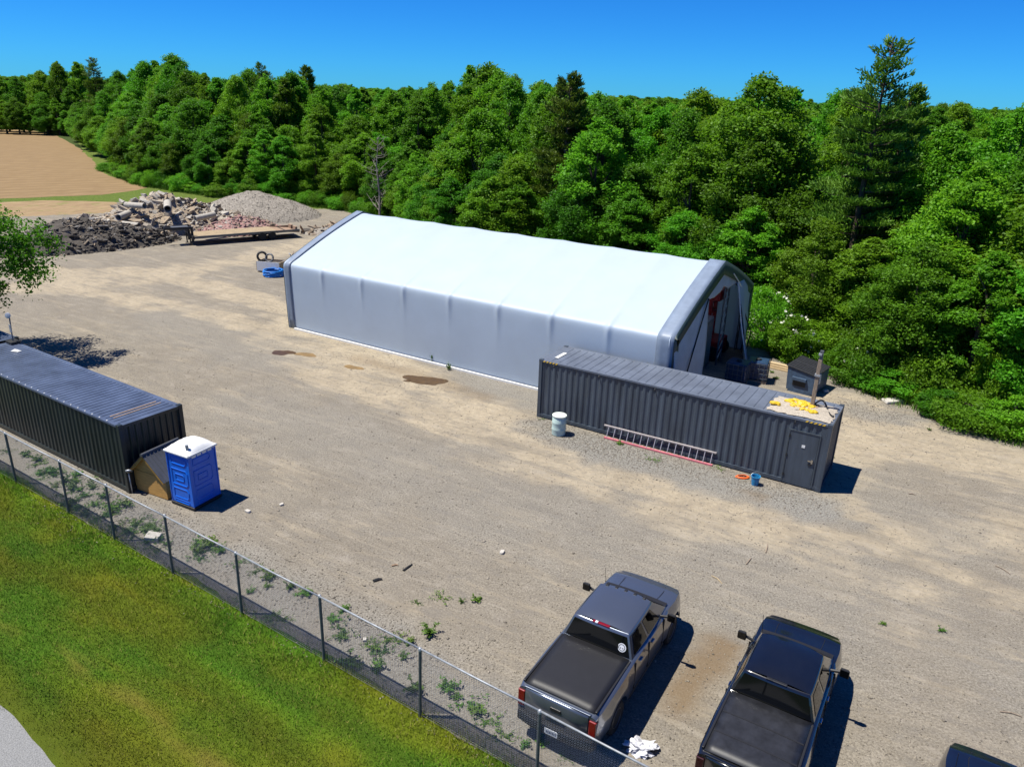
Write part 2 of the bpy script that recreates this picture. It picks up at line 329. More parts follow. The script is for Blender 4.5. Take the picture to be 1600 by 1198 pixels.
for line, wd, amp in [([(840, 668), (1000, 715), (1180, 770), (1290, 795)], 1.0, .9), ([(1300, 640), (1400, 650)], .8, .6), ([(700, 560), (830, 630)], 1., .5), ([(420, 640), (700, 760), (980, 850), (1300, 960)], 2.4, .30), ([(1340, 760), (1500, 830)], 1.5, .28), ([(1320, 900), (1600, 1060)], 1.6, .22), ([(0, 690), (300, 850), (660, 1040), (900, 1170)], .9, .55), ([(250, 500), (420, 560)], 2., .3)]:
    D = seg_dist(X, Y, GPX(line))+(fbm(X*.9, Y*.9, 41)-.5)*(1.2+wd*1.1); coarse = np.maximum(coarse, amp*np.clip(1.5-D/wd, 0, 1))
track = np.clip(track-coarse*.9, 0, 1)*.95+.04
brown = np.zeros(X.shape)
for line, wd, amp in [([(1130, 1010), (1080, 1060), (1060, 1100)], .45, .75), ([(1185, 775), (1150, 765)], .22, .5), ([(560, 560), (760, 620)], .5, .35), ([(600, 480), (700, 560)], .01, 0)]:
    D = seg_dist(X, Y, GPX(line))+(fbm(X*1.5, Y*1.5, 51)-.5)*.7; brown = np.maximum(brown, amp*np.clip(1.4-D/wd, 0, 1))
me = np_mesh('yard', np.stack([X, Y, X*0], -1).reshape(-1, 3), q, M['yard'], attr=np.stack([track, brown, coarse], -1).reshape(-1, 3))
tag(link('gravel_yard', me), 'wide gravel and dirt yard crossed by pale wheel tracks', kind='structure')
# lawn
S, T = np.meshgrid(np.arange(-12, 40, .2), np.arange(-5.42, .9, .12), indexing='ij')
edge = (fbm(S*.45, S*0+7, 61, 3)-.5)*.55
T2 = T+np.where(T < -4.7, edge*(-T-4.7)/.7, 0); X = FO[0]+S*FU[0]+T2*FV[0]; Y = FO[1]+S*FU[1]+T2*FV[1]
def lawn_col(X, Y):
    s, t = (X-FO[0])*FU[0]+(Y-FO[1])*FU[1], (X-FO[0])*FV[0]+(Y-FO[1])*FV[1]
    g = np.clip((fbm(s*.22+3, t*.75, 71, 5)-.42)*4, 0, 1); ye = np.clip((fbm(s*.5, t*1.6+9, 81, 5)-.5)*4, 0, 1)
    rut = np.exp(-((t+3.75+.25*np.sin(s*.35))/.28)**2)*np.clip((fbm(s*.6, t*2, 91)-.38)*4, 0, 1)*np.clip((s-2)/3, 0, 1)
    c = np.stack([.145+.050*ye-.070*g, .192+.018*ye-.004*g, .008+.002*ye], -1)
    c = c*(.62+.76*np.clip((fbm(s*.07+.03*t, t*.85+4, 75, 3)-.2)*1.6, 0, 1))[..., None]*(.8+.4*fbm(s*2.2, t*2.2, 77, 3))[..., None]
    c = c*(1-.8*rut[..., None])+np.array([.26, .21, .035])*.7*rut[..., None]; return c, rut
c, _ = lawn_col(X, Y); ns, ntt = S.shape; idx = np.arange(ns*ntt).reshape(ns, ntt)
q = np.stack([idx[:-1, :-1], idx[1:, :-1], idx[1:, 1:], idx[:-1, 1:]], -1).reshape(-1, 4)
tag(link('lawn', np_mesh('lawn', np.stack([X, Y, X*0-.010], -1).reshape(-1, 3), q, M['lawn'], attr=c.reshape(-1, 3))), 'mown yellow green lawn between the wire fence and the gravel road', kind='structure')
sheet('gravel_road', [st(-20, -4.2), st(-20, -16), st(45, -16), st(45, -4.2)], -.020, 'road', 'pale gravel road at the lower left corner')

# ------------------------------------------------------------------ shipping containers
def corrugated(mb, x0, x1, z0, z1, y, depth, pitch, flip=1):
    """vertical trapezoid ribs along x on plane y"""
    n = int(round((x1-x0)/pitch)); p = (x1-x0)/n; rows = []
    xs = []
    for i in range(n): xs += [(x0+p*i, 0), (x0+p*(i+.26), 0), (x0+p*(i+.5), 1), (x0+p*(i+.76), 1)]
    xs.append((x1, 0))
    mb.grid([[(x, y+flip*depth*d, z) for x, d in xs] for z in (z0, z1)])
CW, CLN = 2.438, 12.192
def container(loc, rz, H, side, roof, label, door=False, marks=False, end_ribs=True, group='shipping containers'):
    t = thing('shipping_container', label, 'container', loc, rz, group)
    for x in (0, CLN-.16):
        for y in (0, CW-.16):
            MB().box(x, x+.16, y, y+.16, .17, H-.12).build('corner_post', side, t, bevel=.012)
    for y, yy in ((.01, .09), (CW-.09, CW-.01)):
        MB().box(.16, CLN-.16, y, yy, .05, .19).build('bottom_rail', side, t)
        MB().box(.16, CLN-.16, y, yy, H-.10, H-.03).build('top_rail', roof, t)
    for x in (.01, CLN-.11):
        MB().box(x, x+.10, .16, CW-.16, .05, .19).build('bottom_rail', side, t)
        MB().box(x, x+.10, .16, CW-.16, H-.14, H-.03).build('end_header', side, t)
    xd0, xd1 = (CLN-1.42, CLN-.34) if door else (CLN-.16, CLN-.16)
    m = MB(); corrugated(m, .16, xd0 if door else CLN-.16, .19, H-.10, .045, .036, .278); m.build('side_panel', side, t, solid=.004)
    if door:
        m = MB(); corrugated(m, xd0, xd1, 2.22, H-.10, .045, .036, .27); m.build('side_panel', side, t, solid=.004)
        MB().box(xd1, CLN-.16, .03, .06, .19, H-.10).build('door_jamb', side, t)
        d = MB().box(xd0+.03, xd1-.03, .012, .055, .12, 2.19).build('door', M['steel_grey'], t, bevel=.006); d['label'] = 'flat grey steel door near the container end'
        fr = MB(); fr.box(xd0-.03, xd0+.022, -.002, .06, .10, 2.25); fr.box(xd1-.022, xd1+.03, -.002, .06, .10, 2.25); fr.box(xd0+.022, xd1-.022, -.002, .06, 2.198, 2.25); fr.build('door_frame', 'steel_dark', t)
        h = MB(); h.box(xd1-.28, xd1-.12, -.03, .010, 1.14, 1.19); h.box(xd1-.16, xd1-.10, -.035, .010, 1.08, 1.24); h.build('handle', 'chrome', d)
        MB().box(xd1-.26, xd1-.14, -.012, .010, .98, 1.04).build('lock', 'black', d)
        MB().box(xd0+.50, xd0+.62, -.004, .0115, 1.62, 1.72).build('sticker', 'white', d)
        for zz in (.4, 1.2, 2.0): MB().box(xd0+.0, xd0+.05, -.016, .011, zz-.06, zz+.06).build('hinge', 'black', d)
    m = MB(); corrugated(m, .16, CLN-.16, .19, H-.10, CW-.045, .036, .278, -1); m.build('side_panel', side, t, solid=.004)
    # end walls
    for x, fl in ((.05, 1), (CLN-.05, -1)):
        m = MB(); n = 9; p = (CW-.32)/n; ys = []
        for i in range(n): ys += [(.16+p*i, 0), (.16+p*(i+.3), 0), (.16+p*(i+.45), 1), (.16+p*(i+.85), 1)]
        ys.append((CW-.16, 0)); m.grid([[(x+fl*.045*d, y, z) for y, d in ys] for z in (.19, H-.13)]); m.build('end_wall', side, t, solid=.004)
    # roof of transverse ribs
    m = MB(); n = int((CLN-.5)/(.36 if door else .24)); p = (CLN-.5)/n; xs = [(.02, 0)]
    for i in range(n): xs += [(.25+p*i, 0), (.25+p*(i+.72), 0), (.25+p*(i+.80), -1), (.25+p*(i+.92), -1)]
    xs += [(CLN-.25, 0), (CLN-.02, 0)]
    rows = [[(x, y, H-.028+(.0 if e else .022*d)) for x, d in xs] for y, e in ((.02, 1), (.14, 1), (.19, 0), (CW-.19, 0), (CW-.14, 1), (CW-.02, 1))]
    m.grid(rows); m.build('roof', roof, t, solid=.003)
    for x in (-.003, CLN-.175):
        for y in (-.003, CW-.159):
            for z in (0, H-.118): MB().box(x, x+.178, y, y+.162, z, z+.121 if z else .172).build('corner_casting', side, t, bevel=.01)
    MB().box(.2, CLN-.2, .12, CW-.12, .10, .16).build('floor_pan', 'black', t)
    if marks:
        for x0 in (.20, CLN-.95):
            for k in range(5):
                m = MB(); x = x0+k*.15; m.hexa([(x, -.001, H-.095), (x+.075, -.001, H-.095), (x+.075, .0095, H-.095), (x, .0095, H-.095), (x+.05, -.001, H-.035), (x+.125, -.001, H-.035), (x+.125, .0095, H-.035), (x+.05, .0095, H-.035)])
                m.build('hazard_stripe', 'yellow', t)
        for x in (.75, 2.9, 5.4, 8.1, 10.9): 
            m = MB(); m.tube([(x, .02, H-.13), (x, -.03, H-.18), (x, -.03, H-.24), (x, .02, H-.26)], .014, 6); m.build('lashing_ring', 'black', t)
        MB().box(.45, .62, .6, 1.45, H-.004, H+.002).build('roof_sticker', 'white', t)
    return t
RH = 2.742
RLOC = (1.155, 31.298, 0); RRZ = -.5417
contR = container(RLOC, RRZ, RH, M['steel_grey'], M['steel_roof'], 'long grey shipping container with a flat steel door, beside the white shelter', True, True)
def Rp(x, y, z=0): c, s = math.cos(RRZ), math.sin(RRZ); return (RLOC[0]+c*x-s*y, RLOC[1]+s*x+c*y, z)
LH = 2.591; LLOC = (-23.569, 29.865, 0); LRZ = -.5707
contL = container(LLOC, LRZ, LH, M['steel_green'], M['steel_roof_skyblue'], 'blue black ribbed shipping container along the wire fence behind the blue toilet cabin')
def Lp(x, y, z=0): c, s = math.cos(LRZ), math.sin(LRZ); return (LLOC[0]+c*x-s*y, LLOC[1]+s*x+c*y, z)
m = MB()
for k, (a, b, yy) in enumerate([(CLN-1.02, .05, .5), (CLN-.80, .04, .3)]): m.box(a, a+b, .3, CW-.25-yy*.3, LH-.005, LH-.0005)
m.build('rust_streak', 'rust', contL)
for k in range(24): # bolt heads along the near roof edge
    MB().box(.8+k*.46, .84+k*.46, .05, .09, LH-.028, LH-.008).build('roof_bolt', 'white', contL)
c2 = container(Lp(-CLN-.35, .35), LRZ, LH, M['steel_green'], M['steel_roof_skyblue'], 'second dark container at the left picture edge, only its roof corner showing')

# ------------------------------------------------------------------ fabric shelter
TO = (-13.496, 43.475, 0); TRZ = -.5408; TL, TW, TE, TR_ = 23.675, 12.703, 3.86, 6.21
tent = thing('fabric_shelter', 'large white fabric storage shelter with grey trimmed ends and an open curtained gable', 'shelter', TO, TRZ)
def Tp(u, v, z=0): c, s = math.cos(TRZ), math.sin(TRZ); return (TO[0]+c*u-s*v, TO[1]+s*u+c*v, z)
def profile(n=15):
    pts = [(.10, 0), (.07, .6), (.04, 1.6), (.02, 2.6), (.0, 3.4), (.005, 3.72), (.04, 3.86), (.13, 3.945), (.32, 4.03)]
    for i in range(1, n+1):
        t = i/n; v = .32+(TW/2-.32)*t; z = 4.03+(TR_-4.03)*(1.22*t-.22*t*t); pts.append((v, z))
    full = pts+[(TW-v, z) for v, z in pts[-2::-1]]
    return full
PR = profile()
def pnorm(i):
    a = PR[max(i-1, 0)]; b = PR[min(i+1, len(PR)-1)]; d = (b[0]-a[0], b[1]-a[1]); L = math.hypot(*d); return (-d[1]/L, d[0]/L)
NB = 8; us = [TL*i/(NB*24) for i in range(NB*24+1)]
rows = []
for u in us:
    ph = (u/TL*NB) % 1; sag = math.sin(math.pi*ph)**.8 if 0 < ph < 1 else 0; row = []
    near = min(ph, 1-ph)
    for i, (v, z) in enumerate(PR):
        n = pnorm(i); a = -(.055 if z > 4.1 else .008)*sag*(1 if 0 < z else 0)
        ev = math.exp(-((z-3.72)/.42)**2); a += .10*ev*math.exp(-(near/.035)**2) - .012*ev*sag
        if z < .1: a = 0
        a += (float(fbm(np.array(u*.8), np.array(i*.35), 3))-.5)*.03*(1 if z > .3 else 0)
        row.append((u, v+n[0]*a, z+n[1]*a))
    rows.append(row)
mb = MB(); mb.grid(rows); o = mb.build('cover', 'fabric', tent, smooth=True, solid=.006); md = o.modifiers.new('sub', 'SUBSURF'); md.levels = 1; md.render_levels = 1
def band(u0, u1, off, name, m):
    mb = MB(); rr = []
    for u in np.linspace(u0, u1, 4):
        rr.append([(u, v+pnorm(i)[0]*off, max(z+pnorm(i)[1]*off, 0)) for i, (v, z) in enumerate(PR)])
    mb.grid(rr); return mb.build(name, m, tent, smooth=True, angle=60, solid=.01)
band(-.06, .46, .035, 'end_band', 'trim'); band(TL-.62, TL+.16, .05, 'end_band', 'trim')
def face_band(u, w0, name, m):   # band that folds round onto the gable face
    mb = MB(); cx = TW/2; a = []; b = []
    for i, (v, z) in enumerate(PR):
        n = pnorm(i); a.append((u, v+n[0]*.05, max(0, z+n[1]*.05))); b.append((u+.02, v-n[0]*w0, max(0, z-n[1]*w0)))
    mb.grid([a, b]); return mb.build(name, m, tent, smooth=True, solid=.012)
face_band(TL+.165, .60, 'gable_trim', 'trim_dark'); face_band(-.065, .35, 'gable_trim', 'trim_dark')
for (v0, v1) in ((-.10, .02), (TW-.02, TW+.10)):
    MB().box(.5, TL-.6, v0, v1, .0, .10).build('base_rail', 'white', tent)
# steel truss arches
def arch(u, m='galv_dark'):
    mb = MB(); outer = []; inner = []
    for i in range(0, len(PR), 2):
        n = pnorm(i); v, z = PR[i]; outer.append((u, v-n[0]*.12, z-n[1]*.12)); inner.append((u, v-n[0]*.52, max(.02, z-n[1]*.52)))
    mb.tube(outer, .035, 6); mb.tube(inner, .03, 6)
    for i in range(len(outer)-1): mb.tube([outer[i], inner[i+1]] if i % 2 else [inner[i], outer[i+1]], .018, 5)
    return mb.build('truss_arch', m, tent)
for k in range(NB+1): arch(min(max(TL*k/NB, .25), TL-.25))
# far gable: closed wall
mb = MB(); low = []; top = []
for i, (v, z) in enumerate(PR): top.append((.05, v, z-.02)); low.append((.05, v, 0))
mb.grid([low, top]); mb.build('end_wall', 'fabric_gable', tent)
# open gable: header, left curtain, right curtain
def roofz(v):
    for a, b in zip(PR[:-1], PR[1:]):
        if a[0] <= v <= b[0] and b[0] > a[0]: return a[1]+(b[1]-a[1])*(v-a[0])/(b[0]-a[0])
    return 3.3
UG = TL+.10
def curtain(name, vs, zlo, zhi, bul, m='fabric_gable'):
    rr = []; n = 14
    for j in range(n+1):
        t = j/n; row = []
        for k, v in enumerate(vs):
            z0, z1 = zlo(v), zhi(v); z = z0+(z1-z0)*t
            row.append((UG+bul(v, z, t)+.04*math.sin(v*5.2)*(1-t), v, z))
        rr.append(row)
    return MB().grid(rr).build(name, m, tent, smooth=True, solid=.006)
curtain('gable_header', list(np.linspace(.3, TW-.3, 40)), lambda v: min(roofz(v)-.05, 4.35+.42*math.exp(-((v-6.8)/2.6)**2)+.10*math.sin(v*3)), lambda v: roofz(v)-.04, lambda v, z, t: .0)
curtain('gable_curtain', list(np.linspace(.12, 4.45, 24)), lambda v: .0, lambda v: min(roofz(v)-.08, 4.75), lambda v, z, t: .02+.10*math.sin(math.pi*t)+ (.12*(v/4.4)**3)*(1-t))
curtain('gable_curtain', list(np.linspace(8.9, TW-.12, 24)), lambda v: .0, lambda v: min(roofz(v)-.08, 4.8), lambda v, z, t: .03+1.25*((TW-v)/3.7)**1.3*(1-t)**.8)
tb = MB()
tb.tube([(UG+.12, 4.1, 4.85), (UG+.2, 1.9, 1.9), (UG+.2, .75, .05)], .035, 6); tb.build('curtain_rope', 'black', tent)
MB().tube([(UG+.16, 10.4, 3.2), (UG+.55, 11.6, 1.4), (UG+.2, 12.5, .05)], .035, 6).build('curtain_rope', 'black', tent)
MB().tube([(UG+.15, 8.95, 4.75), (UG+.6, 8.9, 2.6), (UG+1.32, 8.85, .02)], .035, 6).build('curtain_pole', 'white', tent)
MB().tube([(UG+.1, 8.0, 5.35), (UG+.18, 8.95, 4.75), (UG+.14, 10.3, 4.0)], .03, 6).build('curtain_pole', 'white', tent)
# things inside the shelter
lad = thing('lattice_mast', 'dark steel lattice mast standing just inside the shelter opening', 'mast', Tp(TL-.38, 9.0), TRZ)
m = MB(); m.tube([(0, 0, 0), (0, 0, 4.9)], .05, 6); m.build('upright', 'galv_dark', lad); m = MB(); m.tube([(0, .75, 0), (0, .75, 4.7)], .05, 6); m.build('upright', 'galv_dark', lad)
for k in range(9):
    MB().tube([(0, 0, .25+k*.52), (0, .75, .25+(k+1)*.5)], .028, 5).build('brace', 'galv', lad)
rk = thing('red_lift', 'tall red lifting machine parked inside the shelter', 'machine', Tp(TL-1.35, 10.5), TRZ)
MB().box(-.8, .8, -.9, .9, .35, 1.1).build('chassis', 'red', rk, bevel=.05)
for x in (-.5, .5):
    for y in (-.92, .92): MB().tube([(x, y-.12, .42), (x, y+.12, .42)], .42, 16).build('wheel', 'tyre', rk)
for y in (-.45, .45): MB().box(-.1, .1, y-.07, y+.07, 1.1, 4.6).build('mast_rail', 'red', rk)
for k in range(6): MB().box(-.12, .12, -.38, .38, 1.4+k*.58, 1.52+k*.58).build('mast_rung', 'red', rk)
MB().box(-.5, .5, -.6, .6, 3.3, 3.9).build('cage', 'red', rk, bevel=.03)
cab = thing('grey_tool_cabinet', 'tall grey cabinet standing inside the shelter doorway', 'cabinet', Tp(TL-1.3, 8.3), TRZ)
MB().box(-.5, .5, -.7, .7, .05, 2.6).build('body', 'grey_wood', cab, bevel=.02); MB().box(.505, .53, -.66, -.01, .1, 2.5).build('cabinet_door', 'grey_wood', cab); MB().box(.505, .53, .01, .66, .1, 2.5).build('cabinet_door', 'grey_wood', cab)
MB().box(-.48, .5, -.68, .68, 2.6, 2.72).build('top', 'alu', cab)

# ------------------------------------------------------------------ chain link fence
seg = [3.504, 2.714, 3.036, 3.12, 3.194, 3.151, 3.172]; ps = [-6.2, -3.1, 0]
for d in seg: ps.append(ps[-1]+d)
ps += [ps[-1]+3.15, ps[-1]+6.3]
fence = thing('chain_link_fence', 'galvanised chain link fence with steel posts between the lawn and the yard', 'fence', (FO[0], FO[1], 0), FH)
FHT = 1.95
pm = None
for s_ in ps:
    if pm is None:
        m = MB(); m.tube([(0, 0, -.1), (0, 0, FHT-.02)], .038, 10); o = m.build('post', 'galv_dark', fence, smooth=True, angle=40); pm = o.data; o.location = (s_, 0, 0)
        m = MB(); m.lathe([(.045, 0), (.045, .05), (.03, .08), (.005, .09)], 10); oc = m.build('cap', 'galv', o); cm = oc.data; oc.location = (0, 0, FHT-.05)
    else:
        o = link('post', pm, fence, (s_, 0, 0)); link('cap', cm, o, (0, 0, FHT-.05))
    o.rotation_euler = (random.uniform(-.012, .012), random.uniform(-.02, .02), 0)
for a, b in zip(ps[:-1], ps[1:]):
    m = MB(); m.tube([(a, 0, FHT), ((a+b)/2, 0, FHT-.012), (b, 0, FHT)], .023, 8); m.build('top_rail', 'galv_rail', fence, smooth=True)
m = MB(); m.tube([(ps[0], 0, .06), (ps[-1], 0, .06)], .006, 5); m.build('tension_wire', 'galv_dark', fence)
def wire_mesh(a, b, r=.0042):
    p = .062; n = int((b-a)/p); zs = np.arange(.05, FHT-.02, .031); V = []; Fq = []
    k = np.arange(n); P = np.zeros((n, len(zs), 3)); sgn = ((np.arange(len(zs)) % 2)*2-1)
    P[..., 0] = a+k[:, None]*p+sgn[None]*p/2; P[..., 1] = (.008*sgn[None]*-1)+.045; P[..., 2] = zs[None]
    off = np.array([(r, 0, 0), (-r*.5, r*.87, 0), (-r*.5, -r*.87, 0)])
    Vv = (P[:, :, None, :]+off[None, None]).reshape(-1, 3); base = (k[:, None]*len(zs)+np.arange(len(zs)-1)[None])*3
    Q = []
    for j in range(3):
        j2 = (j+1) % 3; Q.append(np.stack([base+j, base+j2, base+j2+3, base+j+3], -1).reshape(-1, 4))
    return np_mesh('wire_mesh', Vv, np.concatenate(Q), M['galv'])
for a, b in zip(ps[:-1], ps[1:]):
    o = link('wire_mesh', wire_mesh(a, b), fence); o['kind'] = 'stuff'

# ------------------------------------------------------------------ portable toilet, kennel, small yard objects
A = gp(268, 786)[:2]; B = gp(303, 799)[:2]
pa = math.atan2(B[1]-A[1], B[0]-A[0])
pw = 1.13
pp = thing('portable_toilet', 'bright blue portable toilet cabin with a white domed roof', 'toilet', (A[0], A[1], 0), pa)
MB().box(0, pw, 0, 1.2, .02, .12).build('skid', 'black', pp, bevel=.02)
m = MB(); m.hexa([(.03, .03, .12), (pw-.03, .03, .12), (pw-.03, 1.17, .12), (.03, 1.17, .12), (.06, .06, 2.0), (pw-.06, .06, 2.0), (pw-.06, 1.14, 2.0), (.06, 1.14, 2.0)]); m.build('wall', 'blue_pp', pp, bevel=.03)
def frame_rib(face, x0, x1, z0, z1, ch=.08, r=.016):
    pts = [(x0, z0), (x1-ch, z0), (x1, z0+ch), (x1, z1-ch), (x1-ch, z1), (x0, z1)]
    P3 = []
    for x, z in pts+pts[:1]:
        ins = .03+.03*(z-.12)/1.88
        P3.append((x, ins-.004, z) if face == 'front' else (pw-ins+.004, x, z))
    MB().tube(P3, r, 5, cap=False).build('moulded_rib', 'blue_pp', pp)
for fc in ('front', 'side'):
    frame_rib(fc, .22, .92, 1.62, 1.85); frame_rib(fc, .2, .95, .86, 1.42); frame_rib(fc, .36, .76, 1.02, 1.24, .03); frame_rib(fc, .22, .92, .36, .70); frame_rib(fc, .25, .9, .18, .27, .03)
for x in (.02, pw-.07):
    for y in (.02, 1.13): MB().box(x, x+.05, y, y+.05, .12, 1.98).build('corner_column', 'blue_pp', pp, bevel=.015)
for k in range(4): MB().box(pw-.062, pw-.048, .2+k*.22, .36+k*.22, 1.90, 1.965).build('vent', 'white_plastic', pp)
MB().box(-.02, pw+.02, -.02, 1.22, 2.0, 2.07).build('roof_rim', 'white_plastic', pp, bevel=.02)
rr = []
for i in range(15):
    t = i/14; row = []
    for j in range(15):
        s_ = j/14; h = .27*(math.sin(math.pi*t)**.55)*(math.sin(math.pi*s_)**.6)
        if .1 < t < .9: h += .018*math.cos(t*math.pi*10)*math.sin(math.pi*s_)**.5
        row.append((.0+(pw)*s_, 1.2*t, 2.07+h))
    rr.append(row)
MB().grid(rr).build('roof', 'white_plastic', pp, smooth=True)
MB().tube([(pw-.22, .2, 2.12), (pw-.22, .2, 2.36)], .055, 12).build('vent_pipe', 'galv', pp, smooth=True, angle=40)
MB().box(pw*.3, pw*.7, 1.142, 1.165, .15, 1.95).build('door', 'blue_pp', pp)

kc = gp(212, 742)[:2]; k1 = gp(240, 783)[:2]; k2 = gp(271, 784)[:2]
K0 = gp(214, 765)[:2]; K1 = gp(269, 784)[:2]
ka = math.atan2(K1[1]-K0[1], K1[0]-K0[0]); kw = 1.55; kd = 1.15; kwall = .86; krid = 1.58
kn = thing('wooden_kennel', 'small plywood kennel with a steep grey metal roof beside the toilet', 'kennel', (K0[0], K0[1], 0), ka)
for y in (0, kd-.02):
    MB().add([(x, yy, z) for yy in (y, y+.02) for x, z in ((0, .03), (kw, .03), (kw, kwall), (kw/2, krid-.05), (0, kwall))], [(0, 1, 2, 3, 4), (9, 8, 7, 6, 5)]+[(i, (i+1) % 5, (i+1) % 5+5, i+5) for i in range(5)]).build('gable_wall', 'ply', kn)
for x in (0, kw-.02): MB().box(x, x+.02, .022, kd-.022, .03, kwall).build('side_wall', 'ply', kn)
MB().box(.0, kw, -.012, -.002, kwall-.02, kwall-.008).build('panel_seam', 'ply_trim', kn)
for sx in (-1, 1):
    sl_ = math.hypot(kw/2, krid-kwall); ex = 1.14
    def rp(t, y, off): x = kw/2+sx*(kw/2)*t*ex; z = krid-(krid-kwall)*t*ex; return (x+sx*off*.72, y, z+off*.7)
    m = MB(); n = 10; ys = []
    for i in range(n): y = -.18+(kd+.36)*i/n; p = (kd+.36)/n; ys += [(y, 0), (y+p*.7, 0), (y+p*.78, .025), (y+p*.92, .025)]
    ys.append((kd+.18, 0)); m.grid([[rp(t, y, .03+o) for y, o in ys] for t in (0, .5, 1)]); m.build('roof_panel', 'metal_roof', kn, solid=.008)
    for y in (-.16, kd+.10): 
        m = MB(); m.hexa([rp(.0, y, -.07), rp(1, y, -.07), rp(1, y+.06, -.07), rp(.0, y+.06, -.07), rp(.0, y, .015), rp(1, y, .015), rp(1, y+.06, .015), rp(.0, y+.06, .015)]); m.build('barge_board', 'ply_trim', kn)
MB().tube([(kw/2, -.2, krid+.05), (kw/2, kd+.2, krid+.05)], .06, 8).build('ridge_cap', 'metal_roof', kn)
sp_ = gp(207, 770)[:2]
o = thing('metal_stake', 'short silver metal stake with a bent top beside the dark container corner', 'stake', (sp_[0], sp_[1], 0))
MB().tube([(0, 0, 0), (-.03, .02, .80)], .025, 8).build('shaft', 'galv', o, smooth=True); MB().tube([(-.03, .02, .8), (-.02, -.1, .93), (.08, -.14, .97), (.14, -.05, .9)], .04, 8).build('hook', 'galv', o, smooth=True)

bl = gp(873, 682)[:2]
ba = thing('plastic_barrel', 'pale mint plastic barrel with a lid in front of the grey container', 'barrel', (bl[0], bl[1]+.25, 0))
MB().lathe([(.25, 0), (.29, .03), (.30, .25), (.31, .28), (.30, .31), (.30, .55), (.31, .58), (.30, .61), (.295, .82), (.27, .86)], 28).build('body', 'mint', ba, smooth=True, angle=50)
MB().lathe([(.30, .84), (.312, .86), (.312, .90), (.28, .915), (.25, .905)], 28).build('lid', 'mint_lid', ba, smooth=True, angle=50)
MB().lathe([(.03, .905), (.03, .925)], 10, (.12, .05, 0)).build('bung', 'mint_lid', ba)

# ladder leaning on its edge along the container
La = gp(944, 684)[:2]; Lb = gp(1113, 728)[:2]
ang = math.atan2(Lb[1]-La[1], Lb[0]-La[0]); LL = float(np.linalg.norm(Lb-La))
ld = thing('extension_ladder', 'long red and silver ladder resting on its edge against the grey container', 'ladder', (La[0], La[1], 0), ang)
MB().box(0, LL, -.05, .03, .0, .075).build('rail', 'pink', ld, bevel=.008)
MB().box(-.12, LL+.05, .16, .24, .47, .53).build('rail', 'alu', ld, bevel=.008)
for k in range(16):
    x = .1+k*(LL-.2)/15; MB().tube([(x, -.01, .05), (x, .2, .5)], .018, 6).build('rung', 'alu', ld)
bp_ = gp(1179, 757)[:2]
bk = thing('blue_bucket', 'small blue bucket with a wire handle in front of the grey container', 'bucket', (bp_[0], bp_[1], 0))
m = MB(); m.lathe([(.12, 0), (.165, .34), (.18, .35), (.18, .375), (.155, .375), (.15, .33), (.11, .03)], 24); m.build('body', 'blue_bucket', bk, smooth=True, angle=40)
MB().tube([(.18*math.cos(a), .03+.06*math.sin(a), .37+.1*math.sin(a)) for a in np.linspace(0, math.pi, 9)], .006, 5).build('handle', 'galv', bk)
oh = gp(1160, 746)[:2]; m = MB()
pts = [(.22*(1-.12*(k//14))*math.cos(k*.45)*1.2, .14*math.sin(k*.45)*(1-.1*(k//14)), .03+.018*(k//14)+.01*math.sin(k*1.7)) for k in range(42)]
m.tube([(oh[0]+a, oh[1]+b, c) for a, b, c in pts], .02, 6); tag(m.build('hose_coil', 'orange', smooth=True), 'small coil of orange hose on the ground beside the blue bucket', 'hose')

# things on the grey container roof
RP = gp(1290, 627, RH); 
m = MB(); n = 18; rr = []
for i in range(n+1):
    row = []
    for j in range(n+1):
        x = -1.15+2.3*i/n; y = -.85+1.7*j/n; e = max(0, 1-(abs(x)/1.15)**3)*max(0, 1-(abs(y)/.85)**3)
        row.append((x+.15*float(fbm(np.array(i*.7), np.array(j*.7), 4)-.5)*2, y+.15*float(fbm(np.array(i*.6+9), np.array(j*.6), 6)-.5)*2, .0+e*(.05+.10*float(fbm(np.array(i*.5), np.array(j*.5), 8)))))
    rr.append(row)
m.grid(rr); bl_ = Rp(CLN-1.25, 1.02, RH)
o = m.build('sand_sheet', 'burlap', smooth=True); o.location = bl_; o.rotation_euler = (0, 0, RRZ); tag(o, 'spread of grey sand bags and gravel on the container roof end', 'sandbag')
random.seed(3)
yb = [(-.55, .35), (-.38, .47), (-.12, .44), (.08, .36), (.22, .22), (-.42, .10), (-.25, -.02), (.0, .10), (-1.0, -.28), (-.85, -.33), (.22, -.30), (.42, -.36), (-.38, -.18), (-.55, .18), (.28, .05), (-.2, .3), (.05, -.32)]
pos_w = ['left', 'middle', 'right']
for k, (x, y) in enumerate(yb):
    L_ = random.uniform(.09, .19); W_ = random.uniform(.06, .12); mb = MB(); rr = []
    for i in range(9):
        row = []
        for j in range(10):
            a, b = i/8*math.pi, j/10*2*math.pi; rj = .65+.8*float(fbm(np.array(i*.8+k*3), np.array(j*.9), k+2, 3))+.15*random.random()
            row.append((L_*math.cos(a)*rj, W_*math.sin(a)*math.cos(b)*rj, .05+.065*math.sin(a)*math.sin(b)*rj))
        rr.append(row+row[:1])
    mb.grid(rr); o = mb.build('yellow_bag', 'yellow_plastic')
    P = np.array(bl_)+np.array([math.cos(RRZ)*x-math.sin(RRZ)*y, math.sin(RRZ)*x+math.cos(RRZ)*y, .05]); o.location = P; o.rotation_euler = (0, 0, random.uniform(0, 6.28))
    tag(o, 'crumpled yellow plastic bag in the heap on the grey container roof', 'bag', 'yellow bags on the container roof')
pb = Rp(CLN-1.0, 1.30, RH)
pl = thing('wooden_post', 'weathered wooden post with a metal bracket standing on the container roof', 'post', pb, RRZ)
